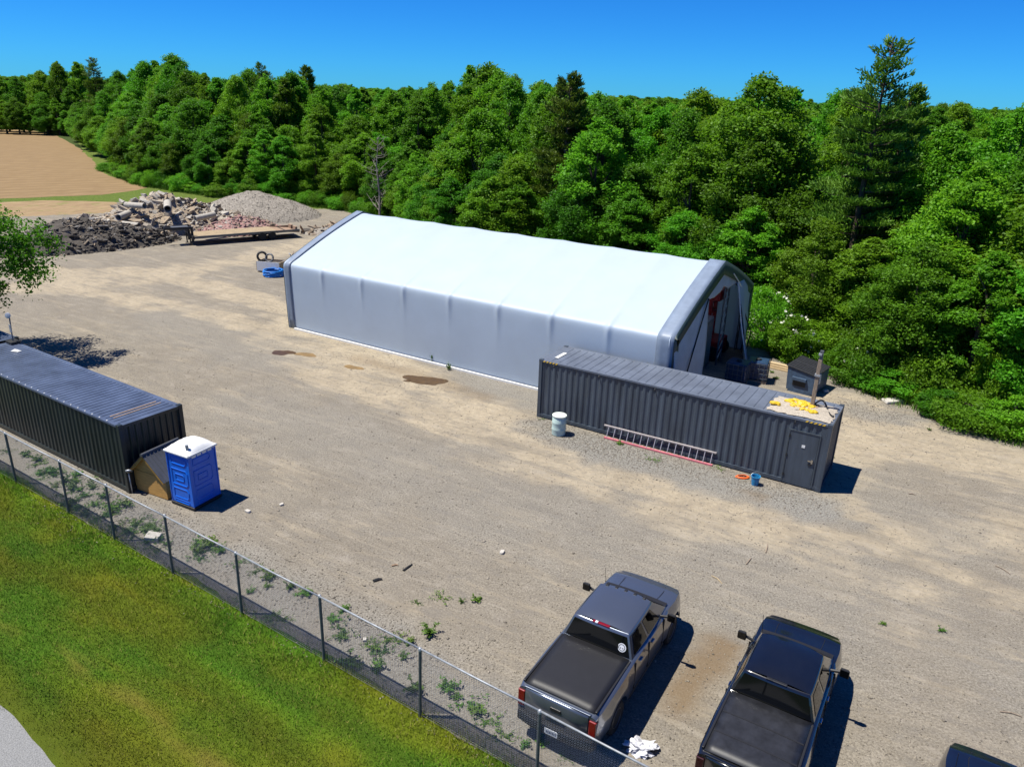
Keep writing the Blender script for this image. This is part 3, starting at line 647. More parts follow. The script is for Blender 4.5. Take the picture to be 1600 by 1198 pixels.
MB().box(-.07, .07, -.07, .07, .0, 1.95).build('shaft', 'grey_wood', pl, bevel=.012)
MB().box(-.10, .10, -.10, .10, 1.30, 1.38).build('clamp', 'galv', pl); MB().box(-.06, .06, -.05, .05, 1.95, 2.3).build('bracket', 'galv_dark', pl); MB().box(-.09, .02, -.10, .08, 2.12, 2.19).build('bracket_arm', 'galv', pl)
MB().box(-.22, .22, -.22, .22, .04, .12).build('foot', 'rust', pl)
m = MB(); m.tube([Rp(CLN-1.0+.5*t, 1.25+.5*math.sin(t*2.6), RH+.06+.25*math.sin(t*3.0)*(1-t*.6)) for t in np.linspace(0, 1.75, 18)], .035, 6); tag(m.build('black_cable', 'black', smooth=True), 'thick black cable looping over the container roof corner', 'cable')

# flood light mast on the dark container
fp = Lp(.35, CW-.2, LH)
fl = thing('flood_light', 'small lamp on a thin pole at the far end of the dark container roof', 'lamp', fp, LRZ)
MB().tube([(0, 0, .08), (-.1, .1, 1.15)], .03, 8).build('pole', 'galv_dark', fl); MB().box(-.25, .25, -.2, .2, .0, .09).build('base_plate', 'black', fl)
o = MB().lathe([(.04, 0), (.09, .03), (.13, .09), (.11, .10)], 16).build('lamp_head', 'galv', fl, smooth=True, angle=40); o.location = (-.1, .1, 1.2); o.rotation_euler = (1.3, 0, .6)
m = MB(); m.box(-.06, .06, -.02, .02, .45, .8); o = m.build('sensor_panel', 'galv', fl); o.location = (.08, -.03, .05)
wp = Lp(1.6, 1.75, LH)
tag(MB().add([(wp[0]+a, wp[1]+b, wp[2]+c) for a, b, c in [(-.2, -.05, 0), (.15, -.1, .0), (.22, .06, .0), (-.1, .1, 0), (-.05, 0, .09), (.08, .01, .07)]], [(0, 1, 4), (1, 5, 4), (1, 2, 5), (2, 3, 5), (3, 4, 5), (3, 0, 4), (0, 3, 2, 1)]).build('white_scrap', 'white'), 'small white scrap lying on the dark container roof', 'scrap')

# dumpster
D0 = gp(1235, 611)[:2]; D1 = gp(1269, 620)[:2]; D2 = gp(1304, 606)[:2]
da = math.atan2(D1[1]-D0[1], D1[0]-D0[0])
dx = 1.35; dyl = 1.95
du = thing('dumpster', 'steel blue waste dumpster with a black ribbed lid and white notice', 'dumpster', (D1[0]-dx*math.cos(da), D1[1]-dx*math.sin(da), 0), da)
m = MB(); m.hexa([(0, 0, .08), (dx, 0, .08), (dx, dyl, .08), (0, dyl, .08), (-.08, 0, 1.28), (dx, 0, 1.05), (dx, dyl, 1.05), (-.08, dyl, 1.28)]); m.build('body', 'dump', du, bevel=.015)
m = MB(); m.box(.25, .95, -.13, .0, .66, .82); m.build('fork_pocket', 'dump', du, bevel=.01); MB().box(.28, .92, -.02, -.004, .36, .64).build('pocket_shade', 'black', du)  # black plate on the flat body draws the shade of a recess
for y0, y1 in ((-.05, dyl/2-.01), (dyl/2+.01, dyl+.05)):
    m = MB(); m.hexa([(-.14, y0, 1.28), (dx+.06, y0, 1.045), (dx+.06, y1, 1.045), (-.14, y1, 1.28), (-.14, y0, 1.34), (dx+.06, y0, 1.10), (dx+.06, y1, 1.10), (-.14, y1, 1.34)]); lidp = m.build('lid', 'dump_lid', du, bevel=.015)
    for k in range(5):
        y = y0+.12+k*(y1-y0-.24)/4; m = MB(); m.hexa([(-.1, y-.03, 1.33), (dx+.02, y-.03, 1.10), (dx+.02, y+.03, 1.10), (-.1, y+.03, 1.33), (-.1, y-.02, 1.37), (dx+.02, y-.02, 1.14), (dx+.02, y+.02, 1.14), (-.1, y+.02, 1.37)]); m.build('lid_rib', 'dump_lid', lidp)
sg = MB().box(dx+.002, dx+.012, .12, .82, .50, .98).build('notice', 'plate', du)
for k in range(5): MB().box(dx+.013, dx+.016, .2+(.03 if k % 2 else 0), .74-(.05*(k % 3)), .90-k*.085, .935-k*.085).build('notice_line', 'ink', sg)
for y in (.0, dyl-.08): MB().box(.1, dx-.1, y, y+.08, .0, .08).build('skid', 'dump', du)

# wrapped totes and lumber beside the shelter
tp = gp(1178, 603)[:2]
for k, (dxx, dyy) in enumerate([(-.75, .55), (.35, .9)]):
    to = thing('wrapped_tote', ['dark blue wrapped liquid tote beside the shelter gable, nearer the curtain', 'dark blue wrapped liquid tote beside the shelter gable, nearer the lumber'][k], 'tote', (tp[0]+dxx, tp[1]+dyy, 0), TRZ+.15*k, 'wrapped totes')
    for y in (-.5, -.05, .4): MB().box(-.55, .55, y, y+.1, 0, .14).build('pallet_runner', 'grey_wood', to)
    MB().box(-.52, .52, -.5, .5, .16, 1.12).build('tank', 'blue_drum', to, bevel=.06)
    for zz in (.3, .55, .8, 1.05): 
        MB().tube([(-.55, -.53, zz), (.55, -.53, zz), (.55, .53, zz), (-.55, .53, zz), (-.55, -.53, zz)], .015, 5).build('cage_bar', 'galv_dark', to)
    for x in (-.36, -.12, .12, .36): MB().tube([(x, -.54, .15), (x, -.54, 1.1)], .013, 5).build('cage_bar', 'galv_dark', to); 
    for y in (-.3, 0, .3): MB().tube([(.56, y, .15), (.56, y, 1.1)], .013, 5).build('cage_bar', 'galv_dark', to)
    MB().lathe([(.14, 1.12), (.14, 1.18), (.1, 1.2)], 14).build('cap', 'black', to)
l0 = gp(1190, 572)[:2]; l1 = gp(1243, 584)[:2]; la = math.atan2(l1[1]-l0[1], l1[0]-l0[0]); ll = float(np.linalg.norm(l1-l0))+1.0
for k in range(9):
    o = MB().box(0, ll-random.uniform(0, .5), -.06, .06, 0, .09).build('lumber_beam', 'lumber', bevel=.006)
    row, lay = k % 4, k//4; n_ = np.array([-math.sin(la), math.cos(la)])*(row*.17+lay*.08); o.location = (l0[0]+n_[0], l0[1]+n_[1], .10*lay); o.rotation_euler = (0, 0, la+random.uniform(-.02, .02))
    tag(o, 'pale timber beam in the stack between the dumpster and the shelter', 'beam', 'stacked timber beams')
sl0 = gp(1393, 628)
o = MB().hexa([(-.5, -.25, 0), (.5, -.3, 0), (.55, .25, 0), (-.4, .3, 0), (-.48, -.23, .12), (.48, -.28, .16), (.5, .22, .15), (-.38, .27, .12)]).build('concrete_slab', 'stone', bevel=.02); o.location = sl0; o.rotation_euler = (0, .04, .3); tag(o, 'flat pale stone slab at the edge of the bushes', 'slab')

# ------------------------------------------------------------------ pickup trucks
WR, XW = .41, (1.28, 4.88)
def lerp_tab(x, tab):
    for (a, va), (b, vb) in zip(tab[:-1], tab[1:]):
        if x <= b: t = (x-a)/(b-a); t = t*t*(3-2*t) if True else t; return va+(vb-va)*t
    return tab[-1][1]
def truck(loc, rz, paint, cover, label, sticker=False, lamp3='trim_black', chrome='trim_black', visors=False, seams=False):
    t = thing('pickup_truck', label, 'pickup truck', loc, rz)
    top = [(0.10, 1.33), (.3, 1.37), (2.0, 1.40), (2.2, 1.40), (4.3, 1.36), (4.42, 1.34), (5.2, 1.28), (5.55, 1.20), (5.70, 1.08), (5.76, .85)]
    wid = [(0.10, .95), (.35, .985), (1.3, 1.0), (2.3, .985), (4.2, .985), (4.9, 1.0), (5.35, .965), (5.6, .88), (5.70, .80), (5.76, .74)]
    xs = sorted(set([.10, .14, .2, .3, .5, 2.04, 2.1, 2.16, 2.4, 2.8, 3.2, 3.6, 4.0, 4.25, 4.36, 4.44, 5.3, 5.42, 5.5, 5.58, 5.65, 5.70, 5.74, 5.76]+[round(xw+d, 3) for xw in XW for d in np.linspace(-.52, .52, 19)]))
    rows = []
    for x in xs:
        zt, wd = lerp_tab(x, top), lerp_tab(x, wid); zb = .50
        fl = 0
        for xw in XW:
            d = abs(x-xw)
            if d < .50: zb = max(zb, .40+math.sqrt(.50**2-d*d)); 
            fl = max(fl, .028*math.exp(-((d-.42)/.16)**2) if d > .42 else .028)
        hood = x > 4.38
        cr = .035 if hood else .0
        sh = zt-(.10 if hood else .05)
        zm = [zb, zb+.03, zb+(sh-zb)*.3, zb+(sh-zb)*.62, sh]
        half = [(wd-.14, zb), (wd-.02+fl, zm[1]), (wd+.005+fl*.8, zm[2]), (wd+fl*.3, zm[3]), (wd-.025, zm[4]), (wd-.065, zt-.012), (wd-.11, zt), (wd*.62, zt+cr*.7), (wd*.3, zt+cr)]
        row = [(x, y, z) for y, z in half]+[(x, 0, zt+cr*1.05)]+[(x, -y, z) for y, z in half[::-1]]
        rows.append(row)
    m = MB(); m.grid(rows); n0 = len(rows[0])
    m.f.append(tuple(range(n0))); m.f.append(tuple((len(rows)-1)*n0+i for i in range(n0)))
    body = m.build('body', paint, t, smooth=True, angle=32)
    MB().box(.25, 5.5, -.62, .62, .38, .62).build('chassis', 'trim_black', t)
    # greenhouse
    b = [(2.10, .90, 1.38), (4.50, .86, 1.33)]; rf = [(2.26, .71, 1.90), (3.74, .70, 1.91)]
    zc = .035
    g = MB(); N = 8
    def corner(xb, yb, zb, xr, yr, zr, k): return (xb+(xr-xb)*k, yb+(yr-yb)*k, zb+(zr-zb)*k)
    rows = []
    # ring loft: from belt to roof edge, then roof crown
    def ring(k, dx=0, dy=0, dz=0):
        xr, xf = b[0][0]+(rf[0][0]-b[0][0])*k+dx, b[1][0]+(rf[1][0]-b[1][0])*k-dx
        yr, yf = b[0][1]+(rf[0][1]-b[0][1])*k-dy, b[1][1]+(rf[1][1]-b[1][1])*k-dy
        zr, zf = b[0][2]+(rf[0][2]-b[0][2])*k+dz, b[1][2]+(rf[1][2]-b[1][2])*k+dz; pts = []
        for i in range(N): s_ = i/N*2-1; pts.append((xr-.03*(1-s_*s_), yr*s_, zr+zc*dz*8*(1-s_*s_)))
        for i in range(N): s_ = i/N; pts.append((xr+(xf-xr)*s_, yr+(yf-yr)*s_+.02*math.sin(math.pi*s_), zr+(zf-zr)*s_+.02*math.sin(math.pi*s_)*k))
        for i in range(N): s_ = 1-i/N*2; pts.append((xf+.10*(1-s_*s_), yf*s_, zf+zc*dz*8*(1-s_*s_)))
        for i in range(N): s_ = 1-i/N; pts.append((xr+(xf-xr)*s_, -(yr+(yf-yr)*s_+.02*math.sin(math.pi*s_)), zr+(zf-zr)*s_+.02*math.sin(math.pi*s_)*k))
        return pts+pts[:1]
    g.grid([ring(0), ring(.5), ring(.93), ring(1.0, .012, .012, .012), ring(1.0, .035, .035, .024)])
    rr = []
    for sx in np.linspace(-1, 1, 15):
        xa, xb = rf[0][0]+.035, rf[1][0]-.035; row = []
        for sy in np.linspace(-1, 1, 15):
            xe = (xa+xb)/2+(xb-xa)/2*sx+(.10 if sx > 0 else .03)*abs(sx)**2*(1-sy*sy); ye = (.675)*sy+.02*math.copysign(1, sy)*abs(sy)*math.cos(sx*math.pi/2)
            row.append((xe, ye, 1.925+.010*(sx+1)/2+.045*(1-abs(sx)**4)*(1-abs(sy)**4)+.014*(1-sy*sy)))
        rr.append(row)
    g.grid(rr)
    cabn = g.build('cab', paint, t, smooth=True, angle=50)
    # glass patches laid 6 mm proud of the pillars
    def sidept(sgn, sx, k):
        xr, xf = b[0][0]+(rf[0][0]-b[0][0])*k, b[1][0]+(rf[1][0]-b[1][0])*k
        y = (b[0][1]+(rf[0][1]-b[0][1])*k)+((b[1][1]-b[0][1])+(rf[1][1]-rf[0][1]-b[1][1]+b[0][1])*k)*sx+.02*math.sin(math.pi*sx)
        z = (b[0][2]+(rf[0][2]-b[0][2])*k)+((b[1][2]-b[0][2])+(rf[1][2]-rf[0][2]-b[1][2]+b[0][2])*k)*sx+.02*math.sin(math.pi*sx)*k
        return (xr+(xf-xr)*sx, sgn*(y+.008), z+.004)
    for sgn in (1, -1):
        for (a0, a1, c0, c1) in ((.06, .40, .10, .42), (.45, .78, .46, .86)):
            rr = []
            for k in np.linspace(.10, .88, 5):
                f0 = a0+(c0-a0)*k; f1 = a1+(c1-a1)*k*.75 if a1 < .5 else a1+.02*k
                rr.append([sidept(sgn, s_, k) for s_ in np.linspace(f0, f1, 5)])
            w_ = MB().grid(rr).build('side_window', 'glass', t, smooth=True)
    def endpt(front, s_, k):
        i = 1 if front else 0
        x = b[i][0]+(rf[i][0]-b[i][0])*k; y = (b[i][1]+(rf[i][1]-b[i][1])*k)*s_; z = b[i][2]+(rf[i][2]-b[i][2])*k
        return (x+(.10*(1-s_*s_)+.010 if front else -.03*(1-s_*s_)-.010), y, z+.006)
    MB().grid([[endpt(False, s_, k) for s_ in np.linspace(-.93, .93, 11)] for k in np.linspace(.08, .92, 5)]).build('rear_window', 'glass', t, smooth=True)
    MB().grid([[endpt(True, s_, k) for s_ in np.linspace(-.94, .94, 11)] for k in np.linspace(.06, .95, 6)]).build('windshield', 'glass', t, smooth=True)
    # brake lamp and roof marker lamps
    bl3 = MB(); bl3.box(2.23, 2.31, -.22, .22, 1.915, 1.95); bl3.build('brake_lamp', lamp3, t, bevel=.012)
    MB().box(2.225, 2.3, .08, .15, 1.92, 1.957).build('cargo_lamp', 'plate' if lamp3 != 'trim_black' else lamp3, t, bevel=.008)
    if visors:
        for y in (-.5, -.25, 0, .25, .5): MB().box(3.68, 3.78, y-.04, y+.04, 1.945, 1.972).build('marker_lamp', 'trim_black', t, bevel=.01)
    # bed cover
    m = MB(); rr = []
    for x in np.linspace(.19, 2.06, 10): rr.append([(x, y, lerp_tab(x, top)+.016+.022*(1-(y/.85)**2)) for y in np.linspace(-.845, .845, 11)])
    m.grid(rr); tc_ = m.build('bed_cover', cover, t, smooth=True, solid=.014)
    if seams:
        for x in (.78, 1.38): 
            zz = lerp_tab(x, top); m = MB(); m.grid([[(xx, y, zz+.026+.022*(1-(y/.85)**2)) for y in np.linspace(-.83, .83, 9)] for xx in (x-.02, x+.02)]); m.build('cover_seam', 'trim_black', tc_, solid=.004)
    for y in (-.875, .875): MB().box(.2, 2.04, y-.025, y+.025, 1.365, 1.418).build('bed_rail_cap', 'trim_black', t, bevel=.01)
    # tailgate, lamps, bumper, plate
    tg = MB().add([(x, y, z) for x, z in ((.085, .72), (.07, 1.05), (.075, 1.28), (.11, 1.345)) for y in (-.76, -.3, .3, .76)], [(i*4+j, i*4+j+1, (i+1)*4+j+1, (i+1)*4+j) for i in range(3) for j in range(3)]).build('tailgate', paint, t, smooth=True, solid=.03)
    MB().box(.03, .10, -.13, .13, 1.08, 1.17).build('tailgate_handle', 'trim_black', tg, bevel=.01)
    MB().box(.085, .15, -.80, .80, 1.345, 1.372).build('tailgate_spoiler', paint, tg, bevel=.01)
    for y in (-.865, .865): MB().box(.065, .20, y-.085, y+.085, .82, 1.24).build('tail_lamp', 'light_red' if lamp3 == 'light_red' else 'light_smoked', t, bevel=.02)
    m = MB()
    pts = [(.16, -.97), (-.02, -.90), (-.09, -.55), (-.10, 0), (-.09, .55), (-.02, .90), (.16, .97)]
    rr = [[(x+i_, y*.995, z) for x, y in pts] for i_, z in ((.03, .48), (0, .52), (0, .70), (.02, .735), (.16, .74))]
    m.grid(rr); bmp = m.build('rear_bumper', chrome, t, smooth=True, angle=40)
    MB().box(-.03, .12, -.85, -.25, .742, .75).build('bumper_tread', 'trim_black', bmp); MB().box(-.03, .12, .25, .85, .742, .75).build('bumper_tread', 'trim_black', bmp)
    pl_ = MB().box(-.115, -.105, -.16, .16, .56, .71).build('number_plate', 'plate', t); 
    for k in range(7): MB().box(-.118, -.1155, -.125+k*.037, -.105+k*.037, .60, .67).build('plate_character', 'ink', pl_)
    # doors: seams and handles, mirrors, sills
    for sgn in (1, -1):
        for x in (2.16, 3.02, 4.02): MB().box(x-.006, x+.006, sgn*.975-.02, sgn*.975+.02, .58, 1.33).build('door_seam', 'trim_black', t)
        for x in (2.42, 3.18): MB().box(x, x+.16, sgn*.992-.018, sgn*.992+.022, 1.18, 1.22).build('door_handle', 'chrome', t, bevel=.008)
        MB().box(1.95, 4.25, sgn*.90-.06, sgn*.90+.06, .40, .46).build('side_step', 'trim_black', t, bevel=.02)
        MB().box(1.86, 1.95, sgn*.9-.08, sgn*.9+.08, 1.05, 1.12) 
        mm = thing('x', None, None); bpy.data.objects.remove(mm)
        hd = MB().hexa([(3.93, sgn*1.17-.115, 1.36), (4.04, sgn*1.17-.09, 1.37), (4.04, sgn*1.17+.09, 1.37), (3.93, sgn*1.17+.115, 1.36), (3.93, sgn*1.17-.115, 1.60), (4.02, sgn*1.17-.08, 1.58), (4.02, sgn*1.17+.08, 1.58), (3.93, sgn*1.17+.115, 1.60)]).build('mirror', 'trim_black', t, bevel=.035)
        MB().tube([(4.0, sgn*.88, 1.40), (4.0, sgn*1.10, 1.46)], .035, 8).build('mirror_arm', 'trim_black', hd)
        MB().box(3.922, 3.928, sgn*1.17-.09, sgn*1.17+.09, 1.39, 1.57).build('mirror_glass', 'glass', hd)
        o = MB().box(2.16, 2.24, sgn*.965-.004, sgn*.965+.03, 1.03, 1.10)
        MB().hexa([(5.42, sgn*.72-.16, .88), (5.72, sgn*.70-.12, .86), (5.60, sgn*.70+.20*sgn if sgn > 0 else sgn*.70+.12, .86), (5.42, sgn*.72+.16, .88), (5.40, sgn*.72-.16, 1.09), (5.66, sgn*.70-.12, 1.07), (5.54, sgn*.70+.14, 1.07), (5.40, sgn*.72+.16, 1.09)]).build('headlight', 'plate', t, bevel=.02)
    MB().box(5.70, 5.775, -.50, .50, .72, 1.06).build('grille', 'trim_black', t, bevel=.02)
    m = MB(); m.grid([[(x+d, y, z) for x, y in [(5.45, -.97), (5.74, -.82), (5.85, -.4), (5.87, 0), (5.85, .4), (5.74, .82), (5.45, .97)]] for d, z in ((-.03, .42), (0, .46), (0, .64), (-.04, .68), (-.15, .685))]); m.build('front_bumper', chrome, t, smooth=True, angle=40)
    for sgn in (1, -1):
        m = MB(); m.grid([[(x, sgn*y, lerp_tab(x, top)+.035*(1-.2*y)+.006) for y in (yy, yy+.012)] for x, yy in [(4.5, .52), (4.8, .54), (5.1, .55), (5.4, .50)]]); m.build('hood_crease_shade', 'trim_black', t)  # black strip along the bonnet draws the shade of a crease
        MB().tube([(4.42, sgn*.1, 1.385), (4.30, sgn*.62, 1.425)], .012, 5).build('wiper', 'trim_black', t)
    m = MB(); m.grid([[(x, y, 1.362+.04*(1-(y/.9)**2)+.01) for y in np.linspace(-.84, .84, 9)] for x in (4.36+.0, 4.60)]); m.build('cowl', 'trim_black', t, solid=.01)
    m = MB(); m.tube([(4.35, .78, 1.36), (4.30, .82, 2.0)], .006, 5); m.build('aerial', 'black', t)
    for xw in XW:
        for sgn in (1, -1):
            o = MB().lathe([(.24, -.12), (.36, -.13), (.405, -.09), (.41, 0), (.405, .09), (.36, .13), (.24, .12)], 28).build('tyre', 'tyre', t, smooth=True, angle=40)
            o.rotation_euler = (math.pi/2, 0, 0); o.location = (xw, sgn*.845, WR-.0)
            r_ = MB(); r_.lathe([(.05, -.06), (.24, -.02), (.26, .10), (.235, .125), (.22, .07), (.07, .055), (.06, .08)], 20); rim = r_.build('rim', 'rim', o, smooth=True, angle=40)
            if sgn > 0: rim.rotation_euler = (math.pi, 0, 0)
    if sticker:
        P = endpt(False, -.74, .42); nrm = Vector((-.93, 0, .29)).normalized()
        for rad, off, mm, nm in ((.105, .004, 'plate', 'sticker'), (.082, .006, 'trim_black', 'sticker_ring'), (.066, .008, 'plate', 'sticker_centre')):
            a = Vector((0, 1, 0)); bb = nrm.cross(a)
            MB().add([tuple(Vector(P)+nrm*off+(a*math.cos(q_)+bb*math.sin(q_))*rad) for q_ in np.linspace(0, 2*math.pi, 25)[:-1]], [tuple(range(24))]).build(nm, mm, t)
        for sy in (-.028, .028):
            MB().add([tuple(Vector(P)+nrm*.010+a*(sy+.016*math.cos(q_))+bb*(.014*math.sin(q_)+.012)) for q_ in np.linspace(0, 2*math.pi, 9)[:-1]], [tuple(range(8))]).build('sticker_mark', 'trim_black', t)
    return t
H1 = math.radians(59.6); 
truck((1.20-.10*math.cos(H1)-.0, 12.80-.10*math.sin(H1), 0), H1, M['paint_grey'], 'vinyl', 'metallic dark grey pickup truck with a black bed cover, beside the fence', True, 'light_red', 'trim_black', True)
H2 = math.radians(58.8); n2 = np.array([math.cos(H2), math.sin(H2)]); p2 = np.array([5.82, 12.82])-2.12*n2
truck((p2[0], p2[1], 0), H2, M['paint_black'], 'vinyl_dusty', 'glossy black pickup truck with a dusty folding bed cover, middle of the three vehicles', False, 'trim_black', 'trim_black', False, True)
p3 = np.array([10.05, 11.85])-5.6*n2
truck((p3[0], p3[1], 0), H2-.03, M['paint_blue'], 'vinyl', 'black pickup truck at the lower right corner, only its bonnet in view')

# ------------------------------------------------------------------ flatbed trailer
tl = thing('flatbed_trailer', 'gooseneck flatbed trailer with a worn plank deck in front of the rubble', 'trailer', (-28.6, 67.0, 0), math.radians(36))
for k in range(12):
    y = .02+k*.205; MB().box(.0, 7.4, y, y+.195, .78, .83).build('plank', 'deck', tl)
for y in (-.08, 2.50): MB().box(0, 9.6, y, y+.08, .62, .82).build('side_beam', 'rust' if y > 0 else 'galv_dark', tl)
for x in np.arange(.2, 9.4, 1.15): MB().box(x, x+.08, 0, 2.5, .62, .76).build('cross_member', 'black', tl)
m = MB(); m.hexa([(7.42, 0, .70), (9.6, 0, .50), (9.6, 2.48, .50), (7.42, 2.48, .70), (7.42, 0, .80), (9.6, 0, .60), (9.6, 2.48, .60), (7.42, 2.48, .80)]); m.build('dovetail', 'rust', tl)
for y in (.3, 1.5): MB().box(9.3, 9.5, y, y+.7, .6, 1.0).build('ramp', 'rust', tl)
for x in (6.0, 6.95):
    for y in (-.02, 2.36):
        o = MB().lathe([(.2, -.12), (.33, -.13), (.37, -.08), (.37, .08), (.33, .13), (.2, .12)], 20).build('tyre', 'tyre', tl, smooth=True, angle=40); o.rotation_euler = (math.pi/2, 0, 0); o.location = (x, y+.05, .37)
        MB().lathe([(.04, -.1), (.2, -.06), (.2, .06), (.04, .1)], 14).build('rim', 'rim', o)
MB().box(5.5, 7.45, -.16, .14, .76, .80).build('mudguard', 'black', tl); MB().box(5.5, 7.45, 2.38, 2.62, .76, .80).build('mudguard', 'black', tl)
for y in (.55, 1.85):
    MB().box(-.14, .05, y-.08, y+.08, .25, 1.62).build('neck_upright', 'black', tl); MB().hexa([(-2.3, y*.55+.5, 1.40), (-.1, y-.08, 1.40), (-.1, y+.08, 1.40), (-2.3, y*.55+.62, 1.40), (-2.3, y*.55+.5, 1.6), (-.1, y-.08, 1.62), (-.1, y+.08, 1.62), (-2.3, y*.55+.62, 1.6)]).build('neck_beam', 'black', tl)
    MB().tube([(-.25, y, 0.02), (-.25, y, 1.3)], .06, 8).build('landing_leg', 'black', tl); MB().box(-.4, -.1, y-.15, y+.15, 0, .03).build('foot_plate', 'black', tl)
MB().tube([(-2.2, 1.22, .75), (-2.2, 1.22, 1.6)], .08, 10).build('coupler', 'black', tl); MB().box(-.16, .0, -.05, 2.53, .55, .85).build('front_bulkhead', 'black', tl)
MB().box(-1.6, -.2, .85, 1.6, 1.30, 1.58).build('tool_box', 'galv_dark', tl)

# ------------------------------------------------------------------ rubble heaps
def chunk_mesh(name, m, sx, sy, sz, seed):
    r = random.Random(seed); bm = bmesh.new()
    for _ in range(16): bm.verts.new((r.uniform(-1, 1)*sx, r.uniform(-1, 1)*sy, r.uniform(-1, 1)*sz))
    for a in (-1, 1):
        for b_ in (-1, 1):
            for c_ in (-1, 1): bm.verts.new((a*sx*r.uniform(.6, 1), b_*sy*r.uniform(.6, 1), c_*sz*r.uniform(.7, 1)))
    res = bmesh.ops.convex_hull(bm, input=bm.verts); 
    bmesh.ops.delete(bm, geom=[e for e in res['geom_interior'] if isinstance(e, bmesh.types.BMVert)], context='VERTS')
    me = bpy.data.meshes.new(name); bm.to_mesh(me); bm.free(); me.materials.append(M[m]); return me
def mound(cx, cy, rx, ry, h, name, m, parent, seed, rough=.35, rot=0, power=1.3, n=44):
    V = []; rr = []
    for i in range(n+1):
        row = []
        for j in range(n+1):
            a, b_ = i/n*2-1, j/n*2-1; r_ = math.hypot(a, b_); x = a*rx; y = b_*ry
            z = h*max(0, 1-r_)**(1/power)*(1 if r_ < 1 else 0); f = float(fbm(np.array(i*.22+seed), np.array(j*.22), seed)); z = z*(1-rough+2*rough*f) if r_ < 1 else -.05
            row.append((x, y, z))
        rr.append(row)
    return MB().grid(rr).build(name, m, parent, smooth=True), rr
def heap(name, label, loc, rot, rx, ry, h, core, kinds, n_big, n_small, seed, big=(.4, 1.0), small=(.10, .30)):
    r = random.Random(seed); t = thing(name, label, 'rubble', (loc[0], loc[1], 0), rot)
    o, rr = mound(0, 0, rx, ry, h, 'core', core, t, seed, .25)
    def zz(x, y):
        i = int(np.clip((x/rx+1)/2*44, 0, 44)); j = int(np.clip((y/ry+1)/2*44, 0, 44)); return max(0, rr[i][j][2])
    meshes = [chunk_mesh('chunk', k[0], *k[1], seed*31+i) for i, k in enumerate(kinds)]
    for i in range(n_big):
        a = r.uniform(0, 2*math.pi); q_ = math.sqrt(r.random())*.97; x, y = rx*q_*math.cos(a), ry*q_*math.sin(a); s_ = r.uniform(*big)
        link('slab', r.choice(meshes), t, (x, y, zz(x, y)+.02), (r.gauss(0, .5), r.gauss(0, .5), r.uniform(0, 6.28)), (s_, s_, s_))
    # small pieces joined, one mesh per material
    by = {}
    for i in range(n_small):
        a = r.uniform(0, 2*math.pi); q_ = math.sqrt(r.random())*1.04; x, y = rx*q_*math.cos(a), ry*q_*math.sin(a); me_ = r.choice(meshes); s_ = r.uniform(*small)
        R_ = Matrix.Translation((x, y, zz(x, y)+.03)) @ Matrix.Rotation(r.uniform(0, 6.28), 4, 'Z') @ Matrix.Rotation(r.gauss(0, .6), 4, 'X') @ Matrix.Scale(s_, 4)
        mb = by.setdefault(me_.materials[0].name, (MB(), me_.materials[0]))[0]
        mb.add([R_ @ v.co for v in me_.vertices], [tuple(p.vertices) for p in me_.polygons])
    for k, (mb, mt) in by.items():
        o = mb.build('small_rubble', mt, t); o['kind'] = 'stuff'
    return t, zz
CK = [('concrete', (1., .7, .2)), ('concrete_l', (1.1, .6, .22)), ('concrete_b', (.9, .55, .3)), ('concrete', (1.3, .35, .25)), ('concrete_l', (.7, .6, .4)), ('concrete_b', (1.2, .7, .16)), ('concrete', (.6, .5, .45))]
AK = [('asphalt', (1., .7, .15)), ('asphalt', (.8, .6, .3)), ('asphalt_l', (1., .75, .12)), ('asphalt', (1.1, .5, .15)), ('asphalt', (.7, .6, .22)), ('concrete_b', (.8, .5, .15))]
t_c, zc_ = heap('concrete_rubble_pile', 'heap of broken grey concrete slabs and pipes behind the flatbed trailer', (-35.0, 75.2), math.radians(36), 8.4, 4.8, 3.1, 'concrete_b', CK, 300, 2600, 5, (.25, .75), (.10, .30))
t_c2, _ = heap('concrete_rubble_pile', 'lower tail of broken concrete between the asphalt heap and the slabs', (-39.5, 69.6), math.radians(36), 3.8, 3.0, 2.0, 'concrete_b', CK, 110, 800, 6, (.15, .5), (.08, .24))
t_a, za_ = heap('asphalt_rubble_pile', 'long dark heap of broken asphalt at the left of the yard', (-37.6, 65.2), math.radians(40), 7.8, 3.4, 2.5, 'asphalt', AK, 200, 2200, 8, (.15, .5), (.08, .26))
t_b, _ = heap('brick_rubble_pile', 'low heap of reddish brick rubble behind the flatbed trailer deck', (-27.3, 74.6), math.radians(30), 4.2, 2.6, 1.6, 'brick', [('brick', (1, .6, .4)), ('brick', (.7, .6, .5)), ('concrete_l', (.8, .5, .3)), ('concrete_b', (.9, .6, .4))], 60, 800, 9, (.15, .35), (.07, .2))
def pipe(a, b_, rad, label):
    a, b_ = Vector(a), Vector(b_); d = b_-a; n = 20; m = MB(); L_ = d.length
    m.lathe([(rad*.78, 0), (rad, 0), (rad, L_), (rad*.78, L_), (rad*.76, L_*.98), (rad*.76, L_*.02), (rad*.78, 0)], n); m.f = [f for f in m.f if len(f) == 4]
    t = thing('concrete_pipe', label, 'pipe', tuple(a)); t.rotation_euler = d.to_track_quat('Z', 'Y').to_euler(); m.build('barrel', 'concrete_l', t, smooth=True, angle=40)
    MB().add([(rad*.765*math.cos(q_), rad*.765*math.sin(q_), L_*.5) for q_ in np.linspace(0, 2*math.pi, 17)[:-1]], [tuple(range(16))]).build('bore_disc', 'asphalt', t)  # dark disc closing the bore halfway along
def gz(x, y, z): return tuple(gp(x, y, z))
pipe(gz(185, 340, 1.75), gz(219, 326, 2.05), .30, 'leftmost long pale concrete pipe lying on the rubble heap')
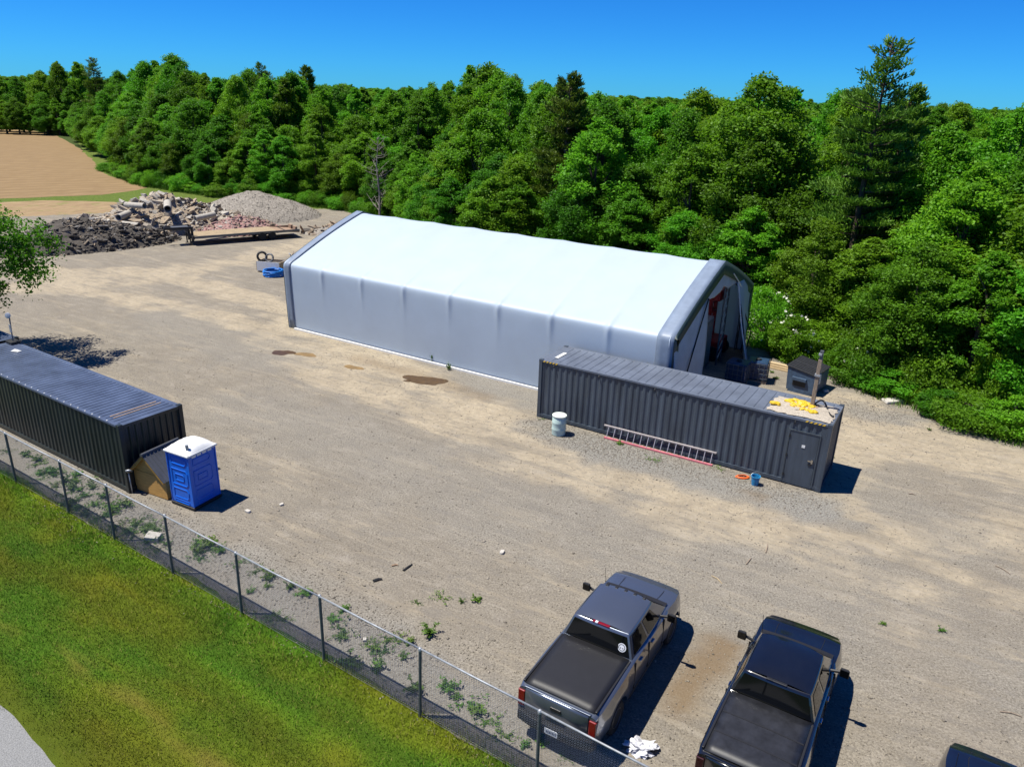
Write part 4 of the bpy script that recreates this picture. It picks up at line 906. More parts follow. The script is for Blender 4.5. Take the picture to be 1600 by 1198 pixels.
pipe(gz(197, 320, 2.6), gz(226, 322, 2.7), .27, 'upper pale concrete pipe lying on the rubble heap behind the long pipe')
P0 = np.array(gz(262, 327, 2.45)); pipe(tuple(P0), tuple(P0+np.array([-.8, 1.9, .3])), .36, 'concrete pipe in the middle of the rubble with its dark open end facing forward')
P0 = np.array(gz(305, 342, 1.9)); pipe(tuple(P0), tuple(P0+np.array([1.2, 1.6, .2])), .28, 'concrete pipe at the right shoulder of the rubble heap above the bricks')
pipe(gz(192, 350, 1.25), gz(217, 353, 1.2), .28, 'low concrete pipe lying below the others in the rubble heap')
# gravel mound
gm = thing('gravel_mound', 'smooth cone of grey brown gravel right of the rubble heap', 'gravel pile', (-29.2, 85.0, 0), math.radians(10))
o, rr = mound(0, 0, 7.2, 6.2, 2.75, 'core', 'gravel_pile', gm, 12, .14, power=1.35, n=60)
V = []; Fq = []; r = np.random.default_rng(5); cube = np.array([(1, 0, 0), (-1, 0, 0), (0, 1, 0), (0, -1, 0), (0, 0, 1), (0, 0, -1)], float); octf = np.array([(0, 2, 4), (2, 1, 4), (1, 3, 4), (3, 0, 4), (2, 0, 5), (1, 2, 5), (3, 1, 5), (0, 3, 5)])
def stones(P, size, name, m, parent=None, flat=.6):
    n = len(P); s_ = size[:, None, None]*r.uniform(.6, 1.3, (n, 6, 1)); V = cube[None]*s_; th = r.uniform(0, 6.28, n); c, s2 = np.cos(th)[:, None], np.sin(th)[:, None]
    V = np.stack([V[..., 0]*c-V[..., 1]*s2, V[..., 0]*s2+V[..., 1]*c, V[..., 2]*flat], -1)+P[:, None]
    Fc = octf[None]+6*np.arange(n)[:, None, None]; tint = np.repeat(r.uniform(.45, 1.35, (n, 1))*np.array([1, .96, .9])[None], 6, 0)
    return link(name, np_mesh(name, V.reshape(-1, 3), Fc.reshape(-1, 3), m, attr=tint), parent)
def tinted(name, base):
    m = bpy.data.materials.new(name); m.use_nodes = True; n = m.node_tree.nodes; L = m.node_tree.links; b_ = n['Principled BSDF']; b_.inputs['Roughness'].default_value = .95; b_.inputs['Specular IOR Level'].default_value = .2
    a = n.new('ShaderNodeAttribute'); a.attribute_name = 'tint'; x = n.new('ShaderNodeMix'); x.data_type = 'RGBA'; x.blend_type = 'MULTIPLY'; x.inputs['Factor'].default_value = 1; x.inputs['A'].default_value = (*base, 1); L.new(a.outputs['Color'], x.inputs['B']); L.new(x.outputs['Result'], b_.inputs['Base Color']); return m
M['pebble'] = tinted('pebble', (.23, .21, .18)); M['pebble_pile'] = tinted('pebble_pile', (.22, .195, .16))
ii = r.uniform(0, 60, (6000, 2)); P = np.array([rr[int(a)][int(b_)] for a, b_ in ii]); P[:, :2] += r.uniform(-.12, .12, (6000, 2)); P = P[P[:, 2] > .03]
o = stones(P, r.uniform(.03, .065, len(P)), 'loose_gravel', M['pebble_pile'], gm); o['kind'] = 'stuff'
# low heap of mixed spoil and scrap right of the trailer
t_s, _ = heap('spoil_heap', 'low spread of dark spoil and timber scrap between the trailer and the shelter', (-17.0, 76.5), math.radians(20), 4.6, 2.2, .9, 'gravel_pile', [('grey_wood', (1.4, .12, .1)), ('concrete_b', (.6, .5, .3)), ('asphalt', (.7, .5, .3)), ('rust', (1.2, .1, .1))], 40, 300, 15, (.3, .9), (.1, .3))
og = gp(548, 374)
ob = thing('orange_barrier', 'bright orange plastic bin lying left of the shelter roof end', 'bin', (og[0]-.3, og[1]-.2, 0), .6)
MB().hexa([(-.6, -.35, 0), (.6, -.35, 0), (.6, .35, 0), (-.6, .35, 0), (-.75, -.45, .62), (.75, -.45, .62), (.75, .45, .62), (-.75, .45, .62)]).build('tub', 'orange', ob, bevel=.03)
MB().box(-.68, .68, -.38, .38, .60, .635).build('load', 'asphalt', ob); MB().tube([(-.75, -.47, .62), (.75, -.47, .62)], .04, 6).build('rim', 'orange', ob)

# scrap crate, blue hose coil and pipes left of the shelter
cr = gp(402, 425)[:2]; ca = math.radians(-12)
ct = thing('scrap_crate', 'wooden crate wrapped in white sheet and filled with dark scrap, left of the shelter', 'crate', (cr[0], cr[1], 0), ca)
for y in (0, 1.1): MB().box(0, 1.9, y, y+.04, .12, .85).build('crate_side', 'white' if y == 0 else 'grey_wood', ct)
for x in (-.04, 1.9): MB().box(x, x+.04, 0, 1.14, .12, .85).build('crate_side', 'lumber', ct)
for x in (.05, .9, 1.75): MB().box(x, x+.1, .0, 1.14, 0, .12).build('runner', 'grey_wood', ct)
MB().box(.0, 1.9, .04, 1.1, .3, .7).build('scrap_fill', 'asphalt', ct)
def ring(c, rad, tr, m, name, label, cat, turns=1, tilt=(0, 0, 0), wob=0, group=None):
    pts = []; n = 22*turns
    for k in range(n+1): a = k*2*math.pi/22; q_ = rad*(1+wob*math.sin(k*1.3)); pts.append((q_*math.cos(a), q_*math.sin(a), tr+tr*1.7*(k//22)*(1 if turns > 1 else 0)+wob*.1*math.sin(k*2.1)))
    o = MB().tube(pts, tr, 7).build(name, m, None, smooth=True); o.location = c; o.rotation_euler = tilt; return tag(o, label, cat, group)
hc = gp(426, 432)
ring((hc[0], hc[1]+.25, 0), .72, .055, 'blue_hose', 'hose_coil', 'bright blue coil of hose on the ground in front of the scrap crate', 'hose', 5, (0, 0, 0), .06)
ring((cr[0]+.35, cr[1]+.35, 1.15), .33, .09, 'black', 'rubber_ring', 'black rubber pipe ring standing on the left of the scrap crate', 'tyre', 1, (1.35, 0, .4)); ring((cr[0]+.95, cr[1]+.35, 1.05), .30, .07, 'galv_dark', 'steel_ring', 'grey steel ring leaning on the middle of the scrap crate', 'ring', 1, (1.2, .2, -.2))
hp, _ = heap('scrap_heap', 'tangled heap of dark metal scrap between the crate and the shelter corner', (cr[0]+2.7, cr[1]+1.2), .2, 1.6, 1.2, 1.0, 'asphalt', [('galv_dark', (1.3, .1, .1)), ('rust', (1., .12, .1)), ('asphalt', (.5, .4, .3)), ('grey_wood', (1.2, .1, .08)), ('galv', (.6, .3, .05))], 50, 150, 19, (.3, .8), (.12, .3))

# ------------------------------------------------------------------ puddles
def blob(name, x, y, rx, ry, label, seed, ang=0, z=.005, m='mud'):
    r_ = random.Random(seed); c = gp(x, y); pts = []
    ph = [r_.uniform(0, 6.28) for _ in range(4)]
    for k in range(40):
        a = k/40*2*math.pi; q_ = 1+.18*math.sin(2*a+ph[0])+.12*math.sin(3*a+ph[1])+.06*math.sin(5*a+ph[2])+.03*math.sin(9*a+ph[3]); u, v = rx*q_*math.cos(a), ry*q_*math.sin(a)
        pts.append((c[0]+u*math.cos(ang)-v*math.sin(ang), c[1]+u*math.sin(ang)+v*math.cos(ang), z))
    tag(MB().add(pts, [tuple(range(40))]).build(name, m), label, None, None, 'structure')
M['mud'] = mat('wet_mud', (.085, .045, .010), .35, var=.3, vscale=3, bump=.3, bscale=30); M['mud_dry'] = mat('damp_mud', (.20, .125, .045), .75, var=.3, vscale=3, bump=.3, bscale=30)
blob('puddle', 664, 594, 1.0, .62, 'brown muddy puddle in front of the shelter wall', 1, -.4); blob('puddle', 442, 551, .62, .40, 'small brown puddle near the shelter corner', 2, -.3); blob('puddle', 478, 554, .55, .33, 'small olive puddle next to the corner puddle', 3, -.3, m='mud_dry'); blob('puddle', 552, 574, .5, .28, 'faint damp patch between the puddles', 4, -.4, m='mud_dry'); blob('puddle', 636, 595, .2, .12, 'tiny mud patch left of the large puddle', 5)

# ------------------------------------------------------------------ foliage
def leaf_mat(name, dark, lite, trans=.28, rough=.55):
    m = bpy.data.materials.new(name); m.use_nodes = True; n = m.node_tree.nodes; L = m.node_tree.links; b_ = n['Principled BSDF']; b_.inputs['Roughness'].default_value = rough; b_.inputs['Specular IOR Level'].default_value = .25
    a = n.new('ShaderNodeAttribute'); a.attribute_name = 'tint'; sp = n.new('ShaderNodeSeparateColor'); L.new(a.outputs['Color'], sp.inputs[0])
    x = n.new('ShaderNodeMix'); x.data_type = 'RGBA'; x.inputs['A'].default_value = (*dark, 1); x.inputs['B'].default_value = (*lite, 1); L.new(sp.outputs[0], x.inputs['Factor'])
    oi = n.new('ShaderNodeObjectInfo'); hsv = n.new('ShaderNodeHueSaturation'); L.new(x.outputs['Result'], hsv.inputs['Color'])
    r1 = n.new('ShaderNodeMapRange'); r1.inputs['To Min'].default_value = .478; r1.inputs['To Max'].default_value = .52; L.new(oi.outputs['Random'], r1.inputs[0]); L.new(r1.outputs[0], hsv.inputs['Hue'])
    ml = n.new('ShaderNodeMath'); ml.operation = 'MULTIPLY'; ml.inputs[1].default_value = 7.31; L.new(oi.outputs['Random'], ml.inputs[0]); fr = n.new('ShaderNodeMath'); fr.operation = 'FRACT'; L.new(ml.outputs[0], fr.inputs[0])
    r2 = n.new('ShaderNodeMapRange'); r2.inputs['To Min'].default_value = .66; r2.inputs['To Max'].default_value = 1.38; L.new(fr.outputs[0], r2.inputs[0]); L.new(r2.outputs[0], hsv.inputs['Value'])
    L.new(hsv.outputs[0], b_.inputs['Base Color']); tr = n.new('ShaderNodeBsdfTranslucent'); L.new(hsv.outputs[0], tr.inputs[0]); ms = n.new('ShaderNodeMixShader'); ms.inputs[0].default_value = trans
    L.new(b_.outputs[0], ms.inputs[1]); L.new(tr.outputs[0], ms.inputs[2]); L.new(ms.outputs[0], n['Material Output'].inputs[0]); return m
M['leaf'] = leaf_mat('leaf', (.044, .145, .006), (.155, .365, .013), .50)
M['needle'] = leaf_mat('needle', (.024, .070, .007), (.125, .235, .016), .3)
M['weed'] = leaf_mat('weed_leaf', (.030, .075, .008), (.10, .20, .02))
M['flower'] = mat('white_blossom', (.72, .72, .60), .7, trans=.2)
def leaves(P, Nn, size, aspect=.62, fold=.18):
    n = len(P); rnd = rng.normal(size=(n, 3)); t1 = np.cross(Nn, rnd); t1 /= np.linalg.norm(t1, axis=1, keepdims=True)+1e-9; t2 = np.cross(Nn, t1)
    a = (size*.5)[:, None]; V = np.stack([P-t1*a, P+t2*a*aspect+Nn*a*fold, P+t1*a-Nn*a*fold*.6, P-t2*a*aspect+Nn*a*fold], 1)
    return V.reshape(-1, 3), np.arange(4*n).reshape(-1, 4)
def crown_pts(R, z0, z1, nl, nleaf, seed, shape=1., lob=(.26, .42)):
    g = np.random.default_rng(seed); H_ = z1-z0; C = []; LR = []
    while len(C) < nl:
        a = g.uniform(0, 2*math.pi); t = g.random(); prof = (math.sin(math.pi*min(1, t*.93+.09)**.8))**.65*shape if True else 1
        q_ = g.uniform(.35, 1.)**.6; rad = R*prof*q_*.80; C.append((rad*math.cos(a), rad*math.sin(a), z0+H_*(.06+.86*t))); LR.append(R*g.uniform(*lob)*(.62+.38*prof))
    C = np.array(C); LR = np.array(LR); wgt = LR**2; wgt /= wgt.sum(); li = g.choice(nl, nleaf, p=wgt)
    # every lobe carries twig clumps, every clump its leaves
    nc = max(60, nleaf//42); lc = g.choice(nl, nc, p=wgt); ax = np.array([0, 0, z0+H_*.45]); out = C[lc]-ax; out /= np.linalg.norm(out, axis=1, keepdims=True)+1e-6
    d = g.normal(size=(nc, 3)); d /= np.linalg.norm(d, axis=1, keepdims=True); d = d+out*.6+np.array([0, 0, .30]); d /= np.linalg.norm(d, axis=1, keepdims=True)
    CP = C[lc]+d*np.array([1, 1, .95])*LR[lc][:, None]*(g.uniform(.40, 1.20, nc)**.7)[:, None]; cr_ = LR[lc]*g.uniform(.18, .40, nc); ci = g.integers(0, nc, nleaf)
    P = CP[ci]+np.clip(g.normal(size=(nleaf, 3)), -1.7, 1.7)*np.array([1, 1, .8])*cr_[ci][:, None]
    lift = .5*g.random(nc)[ci]+.5*g.random(nl)[lc][ci]; Nn = d[ci]*.5+np.array([0, 0, .40])+g.normal(size=(nleaf, 3))*.8; Nn /= np.linalg.norm(Nn, axis=1, keepdims=True)
    P[:, 2] = np.maximum(P[:, 2], .05)
    return P, Nn, lift, C
def trunk_mesh(h, r0_, C, seed, m, nlimb=9):
    g = random.Random(seed); mb = MB(); top = h*.82; bend = [(g.uniform(-.3, .3), g.uniform(-.3, .3)) for _ in range(6)]
    axis = [(bend[i][0]*i/5, bend[i][1]*i/5, top*i/5) for i in range(6)]; axis[0] = (0, 0, -.15); mb.tube(axis, [r0_*(1-.85*i/5)*(1.25 if i == 0 else 1) for i in range(6)], 8)
    for k in range(min(nlimb, len(C))):
        c = C[g.randrange(len(C))]; zb = max(h*.12, c[2]*g.uniform(.55, .8)); i = min(4, int(zb/top*5)); f = zb/top*5-i; b0 = Vector(axis[i]).lerp(Vector(axis[i+1]), min(1, f)); e = Vector(c); mid = b0.lerp(e, .5)+Vector((0, 0, .25))
        mb.tube([b0, mid, e], [r0_*.38, r0_*.22, r0_*.06], 5)
    me = bpy.data.meshes.new('trunk'); me.from_pydata(mb.v, [], mb.f); me.materials.append(M[m]); return me
def decid(seed, R=3.5, h=14., nl=54, nleaf=52000, leaf=.175, z0f=.10, shape=1., lob=(.24, .40)):
    P, Nn, lift, C = crown_pts(R, h*z0f, h, nl, nleaf, seed, shape, lob); sc_ = h/P[:, 2].max(); P[:, 2] *= sc_
    V, Fq_ = leaves(P, Nn, rng.uniform(.5, 1.5, len(P))*leaf); tint = np.clip(.30+.45*rng.random(len(P))+.35*(lift-.5), 0, 1)
    return np_mesh('crown', V, Fq_, M['leaf'], attr=np.repeat(tint, 4)[:, None]*np.ones(3)), trunk_mesh(h, h*.017, C, seed, 'bark')
DEC = [decid(11, nl=95, lob=(.16, .30)), decid(12, 3.1, nl=85, shape=.95, lob=(.17, .30)), decid(13, 4.0, nl=130, nleaf=62000, lob=(.14, .28)), decid(14, 3.3, nl=120, lob=(.13, .26)), decid(15, 3.7, nl=80, lob=(.18, .34)), decid(16, 2.7, nl=80, nleaf=42000, lob=(.17, .30))]
SHR = [decid(21, 1.7, 2.6, 26, 16000, .10, .0, lob=(.28, .45)), decid(22, 1.5, 3.2, 26, 16000, .105, .0, lob=(.25, .42)), decid(23, 2.0, 2.2, 30, 16000, .10, .0, lob=(.25, .4))]
def pine(seed, h=18., sparse=False, wid=3.3):
    g = np.random.default_rng(seed); Ps = []; Ns = []; br = MB(); br.tube([(0, 0, -.15), (.1, 0, h*.5), (0, .1, h)], [.26, .15, .02], 8); z = h*.12; tn = []
    while z < h*.985:
        f = z/h; L_ = wid*(1-f)**.75*(1.0 if f < .75 else 1.05)+.35
        for k in range(int(g.integers(4, 7))):
            a = g.uniform(0, 6.28); l = L_*g.uniform(.6, 1.15); rise = (.18+.9*max(0, f-.6))*l; e = np.array([l*math.cos(a), l*math.sin(a), rise]); b0 = np.array([0, 0, z+g.uniform(-.2, .2)])
            br.tube([tuple(b0), tuple(b0+e*.6+np.array([0, 0, -.05*l])), tuple(b0+e)], [.045, .03, .01], 4)
            nt_ = int(230*l/2) if not (sparse and f > .72) else int(70*l/2)
            t = g.uniform(.30, 1.03, nt_); sw = (g.normal(size=nt_))*.20*l*(1.15-t*.5); p = b0+e*t[:, None]; p[:, 0] += -math.sin(a)*sw; p[:, 1] += math.cos(a)*sw; p[:, 2] += g.uniform(-.05, .26, nt_)
            d = np.array([math.cos(a)*.5, math.sin(a)*.5, .75])+g.normal(size=(nt_, 3))*.45; Ps.append(p); Ns.append(d/np.linalg.norm(d, axis=1, keepdims=True)); tn.append(np.full(nt_, g.random()))
        z += h*.034*(1.15-f*.45)
    P = np.concatenate(Ps); D = np.concatenate(Ns); tn = np.concatenate(tn); n = len(P); side = np.cross(D, g.normal(size=(n, 3))); side /= np.linalg.norm(side, axis=1, keepdims=True); ln = g.uniform(.16, .34, n)[:, None]
    V = np.stack([P-side*.045, P+side*.045, P+D*ln+side*.02, P+D*ln-side*.02], 1).reshape(-1, 3)
    me = np_mesh('crown', V, np.arange(4*n).reshape(-1, 4), M['needle'], attr=np.repeat(np.clip(.35+.4*tn+.3*g.random(n)-.1, 0, 1), 4)[:, None]*np.ones(3))
    tm = bpy.data.meshes.new('trunk'); tm.from_pydata(br.v, [], br.f); tm.materials.append(M['bark']); return me, tm
PIN = [pine(31, 18., True, 4.3), pine(32, 16., False, 3.6)]
def plant_tree(var, x, y, h, base_h, wsc, name, label, cat, group=None, rz=None):
    t = thing(name, label, cat, (x, y, 0), random.uniform(0, 6.28) if rz is None else rz, group); s_ = (wsc, wsc, h/base_h)
    link('trunk', var[1], t, scale=s_); c = link('crown', var[0], t, scale=s_); return c
SKY = [(-200, 110), (0, 112), (60, 112), (95, 95), (150, 92), (190, 84), (235, 82), (265, 98), (290, 92), (335, 118), (360, 122), (398, 102), (430, 118), (465, 108), (500, 122), (560, 135), (600, 138), (640, 140), (668, 130), (690, 108), (720, 98), (760, 98), (790, 108), (830, 122), (865, 120), (900, 132), (940, 146), (1090, 150), (1120, 142), (1150, 136), (1175, 150), (1205, 145), (1235, 122), (1270, 113), (1310, 128), (1340, 160), (1380, 160), (1450, 166), (1500, 162), (1530, 152), (1570, 142), (1600, 138), (1900, 140)]
skyf = lambda q_: float(np.interp(q_, [a for a, _ in SKY], [b_ for _, b_ in SKY]))
TLN = [(40, 17), (34, 22), (27, 26.8), (23, 31.5), (19.6, 36.5), (17.4, 41), (16.2, 46.5), (6, 52.8), (-4.5, 59.5), (-10, 70), (-14, 85), (-19, 92), (-28, 96.5), (-39, 100.5), (-52, 109), (-66, 127), (-90, 162), (-113, 199), (-140, 200), (-230, 175)]
def along(off, step, jit):
    out = []; pos = random.uniform(0, step)
    for (ax, ay), (bx, by) in zip(TLN[:-1], TLN[1:]):
        d = np.array([bx-ax, by-ay], float); L_ = np.linalg.norm(d); d /= L_; nn = np.array([d[1], -d[0]])
        while pos < L_:
            p = np.array([ax, ay])+d*pos+nn*off+(np.array([random.random(), random.random()])-.5)*jit; out.append(p); pos += step*random.uniform(.8, 1.2)
        pos -= L_
    return out
def side_dist(X, Y):
    best = np.full(X.shape, 1e9); sgn = np.zeros(X.shape)
    for (ax, ay), (bx, by) in zip(TLN[:-1], TLN[1:]):
        dx, dy = bx-ax, by-ay; t = np.clip(((X-ax)*dx+(Y-ay)*dy)/(dx*dx+dy*dy), 0, 1); D = np.hypot(X-ax-t*dx, Y-ay-t*dy); s_ = (X-ax)*dy-(Y-ay)*dx
        u = D < best; best = np.where(u, D, best); sgn = np.where(u, np.sign(s_), sgn)
    return best*sgn
random.seed(11)
PINES = [(21.5, 48.5, 0, 58, 'tall ragged pine rising above the other trees at the right', 3.0), (3.7, 63.0, 1, 120, 'layered dark pine behind the middle of the white shelter', 3.4), (-40, 125, 0, 98, 'thin topped pine on the left skyline', 2.0), (-34, 128, 1, 106, 'pine on the left skyline right of the thin topped one', 2.0), (24.6, 51.5, 1, 140, 'shorter pine with outstretched limbs right of the tall ragged pine', 2.6), (-95, 180, 0, 90, 'dark pine standing at the far left edge of the woods', 2.2)]
pine_xy = []
for x, y, v, py_, lab, _w in PINES:
    h = min(19.5, max(9, ztop(x, y, py_))); plant_tree(PIN[v], x, y, h, [18., 16.][v], h/[18., 16.][v]*1.1, 'pine_tree', lab, 'pine tree'); pine_xy.append((x, y, px((x, y, 5))[0], math.hypot(x, y)))
def where(q_, d, row):
    if q_ < 240: a = 'beyond the brown field'
    elif q_ < 560: a = 'behind the rubble and gravel heaps'
    elif q_ < 820: a = 'behind the white shelter\'s left half'
    elif q_ < 1130: a = 'behind the white shelter\'s right half'
    elif q_ < 1340: a = 'behind the dumpster'
    else: a = 'at the right edge of the wood'
    return a
ROWS = [(1.8, 3.4, 1.6, (5.5, 9.)), (5.6, 4.2, 2., (8.5, 12.5)), (10.5, 5.2, 2.4, (12, 16)), (16, 5.8, 3, (12, 17)), (22, 6.4, 3, (12, 17.5)), (29, 7., 3, (12, 17.5))]
KINDN = ['full round crowned', 'slender', 'broad spreading', 'finely clumped', 'loosely clumped', 'narrow']
placed = []; ntree = 0
for ri, (off, step, jit, hr) in enumerate(ROWS):
    for p in along(off, step, jit):
        x, y = float(p[0]), float(p[1]); q_ = px((x, y, 6))[0]; d = math.hypot(x, y)
        if y < 5 or q_ < -90 or q_ > 1700: continue
        if d > 125 and (ri in (1, 3, 5) and random.random() < .6): continue
        hidden = (630 < q_ < 1120 and ri == 0 and y < 62)
        if hidden: continue
        hs_ = ztop(x, y, skyf(q_)); bad = False
        for (ax, ay, aq, ad) in pine_xy:
            if math.hypot(ax-x, ay-y) < 3.0: bad = True
        if bad: continue
        if ri in (2, 3, 4) and hs_ < 18.5: h = hs_*random.uniform(.93, 1.0)
        else: h = min(random.uniform(*hr), hs_*random.uniform(.90, .985))
        for (ax, ay, aq, ad), lim, wpx in ((pine_xy[0], 7.5, 62), (pine_xy[1], 7.0, 34)):
            if abs(q_-aq) < wpx and d < ad+1: h = min(h, lim*random.uniform(.85, 1.1))
        h = max(4.5, min(h, 18.5)); k = random.randrange(6); ws = (h/14)**.55*random.uniform(.92, 1.18)*(1.12 if ri < 2 else 1.0)
        reg = where(q_, d, ri); rown = ['in the front row', 'in the second row', 'in the third row', 'deeper in', 'deep in', 'far in'][ri]
        plant_tree(DEC[k], x, y, h, 14., ws, 'broadleaf_tree', f'{KINDN[k]} tree {rown} {reg}', 'tree', f'{KINDN[k]} trees {rown} {reg}'); ntree += 1
for off, step in ((3.6, 4.4), (8., 5.), (13.2, 5.6)):
    for p in along(off, step, 2.):
        x, y = float(p[0]), float(p[1]); q_ = px((x, y, 4))[0]
        if y < 5 or q_ < 560 or q_ > 1680 or (y > 80): continue
        if min(math.hypot(ax-x, ay-y) for ax, ay, _, _ in pine_xy) < 2.5: continue
        k = random.randrange(6); h = random.uniform(5.5, 8.5)*(1+.02*off); reg = where(q_, 0, 0)
        plant_tree(DEC[k], x, y, h, 14., random.uniform(.75, .95), 'broadleaf_tree', f'{KINDN[k]} low tree filling the gaps {reg}', 'tree', f'{KINDN[k]} low trees {reg}')
# round topped crown that stands out behind the shelter
for x, y, py_, lab in [(-3.5, 86, 97, 'tall round topped tree on the skyline behind the white shelter'), (-60, 140, 83, 'tallest round tree on the left skyline above the field corner'), (16.6, 56, 113, 'high bushy tree on the skyline left of the tall pine'), (15.0, 68, 137, 'lone tree top poking over the far horizon right of centre')]:
    h = min(19., ztop(x, y, py_)); plant_tree(DEC[2], x, y, h, 14., (h/14)*1.25, 'broadleaf_tree', lab, 'tree')
# dead tree
dm = MB(); g = random.Random(4); H_ = 9.; dm.tube([(0, 0, -.1), (.1, 0, 3), (-.1, .2, 6), (.2, .1, H_)], [.14, .11, .07, .015], 7)
for k in range(34):
    z = g.uniform(1.2, 8.2); a = g.uniform(0, 6.28); l = g.uniform(.9, 2.5)*(1.1-z/14); b0 = Vector((0, .05, z)); e = b0+Vector((l*math.cos(a), l*math.sin(a), l*g.uniform(.1, .8))); dm.tube([b0, b0.lerp(e, .5)+Vector((0, 0, -.08)), e], [.035, .025, .008], 4)
    for j in range(3): f = b0.lerp(e, g.uniform(.4, .9)); dm.tube([f, f+Vector((g.uniform(-.6, .6), g.uniform(-.6, .6), g.uniform(0, .6)))], [.014, .005], 3)
for x, y, lab, s_ in [(-14.9, 82.5, 'bare grey dead tree in front of the wood left of the shelter ridge', 1.0), (24.8, 35.5, 'bare dead branches among the bushes at the right', .55)]:
    t = thing('dead_tree', lab, 'dead tree', (x, y, 0), .5); o = dm.build('trunk', 'bark_grey', t); o.scale = (s_, s_, s_)
# shrubs along the edge of the wood
nsh = 0; SHK = ['rounded', 'upright', 'low spreading']
for off, step in ((-.4, 1.7), (1.4, 2.2)):
    for p in along(off, step, 1.0):
        x, y = float(p[0]), float(p[1]); q_ = px((x, y, 1))[0]
        if y < 5 or q_ < 130 or q_ > 1680 or (600 < q_ < 1165) or y > 125: continue
        if 1165 < q_ < 1330 and off < 0: x += .5; y += 1.0
        k = random.randrange(3); h = random.uniform(1.3, 3.4)*(1 if off > 0 else .75); reg = where(q_, 0, 0)
        plant_tree(SHR[k], x, y, h, [2.6, 3.2, 2.2][k], random.uniform(.7, 1.2), 'shrub', f'{SHK[k]} green shrub at the wood\'s foot {reg}', 'shrub', f'{SHK[k]} shrubs {reg}'); nsh += 1
# blossoming shrubs
for i, (qx, qy, h, lab) in enumerate([(1190, 545, 3.4, 'white blossoming shrub right beside the shelter gable'), (1235, 570, 2.6, 'white flecked shrub behind the dumpster'), (1365, 600, 3.0, 'white blossoming shrub in the middle of the bank right of the dumpster'), (1400, 606, 2.4, 'small white blossoming shrub next to the larger blossoming one')]):
    c = gp(qx, qy); t = thing('blossom_shrub', lab, 'shrub', (c[0]+.4, c[1]+1.2, 0)); v = SHR[i % 3]; bh = [2.6, 3.2, 2.2][i % 3]; link('trunk', v[1], t, scale=(1, 1, h/bh)); link('crown', v[0], t, scale=(1, 1, h/bh))
    P, Nn, _, _ = crown_pts(1.75, 0.2, h*1.02, 26, 240 if i != 1 else 90, 77+i, 1., (.25, .42)); Vf, Ff = leaves(P, Nn, rng.uniform(.10, .2, len(P)), .9)
    link('blossom', np_mesh('blossom', Vf, Ff, M['flower']), t)
# tree at the left picture edge beside the dark container
lt = thing('yard_tree', 'leafy tree at the left picture edge with branches hanging over the dark container', 'tree', (-27.9, 37.0, 0))
P, Nn, lift, C = crown_pts(4.9, 3.3, 8.7, 74, 27000, 91, 1., (.13, .24)); P[:, 0] += .7; P[:, 1] -= 1.3; C[:, 0] += .7; C[:, 1] -= 1.3; V, Fq_ = leaves(P, Nn, rng.uniform(.6, 1.3, len(P))*.17); tint = np.clip(-.05+.35*rng.random(len(P))+.25*(lift-.5), 0, 1)
link('crown', np_mesh('crown', V, Fq_, M['leaf'], attr=np.repeat(tint, 4)[:, None]*np.ones(3)), lt); link('trunk', trunk_mesh(9.5, .2, C, 5, 'bark', 40), lt)
# far wood, one mass out to the horizon
pts = []
for d0, d1, sp_f in ((70, 170, 6.5), (170, 360, 9.5), (360, 800, 17), (800, 1800, 32)):
    n = int((1.55*(d1**2-d0**2)/2)/sp_f**2); a = rng.uniform(math.radians(47), math.radians(133), n); d = np.sqrt(rng.uniform(d0*d0, d1*d1, n)); x, y = d*np.cos(a), d*np.sin(a); ok = side_dist(x, y) > 33; pts.append(np.stack([x[ok], y[ok], np.full(ok.sum(), d0)], -1))
pts = np.concatenate(pts); Pz = pts.copy(); Pz[:, 2] = 0
fm = bpy.data.meshes.new('far_wood'); fm.from_pydata(Pz.tolist(), [], []); at = fm.attributes.new('scl', 'FLOAT_VECTOR', 'POINT')
wv = np.where(pts[:, 2] < 100, 1.15, np.where(pts[:, 2] < 300, 1.5, np.where(pts[:, 2] < 700, 2.4, 4.2))); hv = np.where(rng.random(len(pts)) < .12, rng.uniform(.98, 1.07, len(pts)), rng.uniform(.72, .985, len(pts)))
at.data.foreach_set('vector', np.stack([wv, wv, hv], -1).astype(np.float32).ravel())
fo = tag(bpy.data.objects.new('far_wood', fm), 'distant green wood reaching the horizon behind the near trees', None, None, 'stuff'); COL.objects.link(fo)
ng = bpy.data.node_groups.new('scatter', 'GeometryNodeTree'); ng.interface.new_socket('Geometry', in_out='INPUT', socket_type='NodeSocketGeometry'); ng.interface.new_socket('Geometry', in_out='OUTPUT', socket_type='NodeSocketGeometry')
gi = ng.nodes.new('NodeGroupInput'); go = ng.nodes.new('NodeGroupOutput'); ip = ng.nodes.new('GeometryNodeInstanceOnPoints'); gt = ng.nodes.new('GeometryNodeGeometryToInstance')
crown_objs = {}
for o in COL.objects:
    if o.name.startswith('crown') and o.data in [v[0] for v in DEC]: crown_objs.setdefault(o.data.name, o)
for o in list(crown_objs.values())[:6]:
    oi = ng.nodes.new('GeometryNodeObjectInfo'); oi.inputs['Object'].default_value = o; oi.inputs['As Instance'].default_value = False; oi.transform_space = 'ORIGINAL'; ng.links.new(oi.outputs['Geometry'], gt.inputs[0])
na = ng.nodes.new('GeometryNodeInputNamedAttribute'); na.data_type = 'FLOAT_VECTOR'; na.inputs[0].default_value = 'scl'
rv = ng.nodes.new('FunctionNodeRandomValue'); rv.data_type = 'FLOAT_VECTOR'; rv.inputs[1].default_value = (0, 0, 6.28)
ip.inputs['Pick Instance'].default_value = True
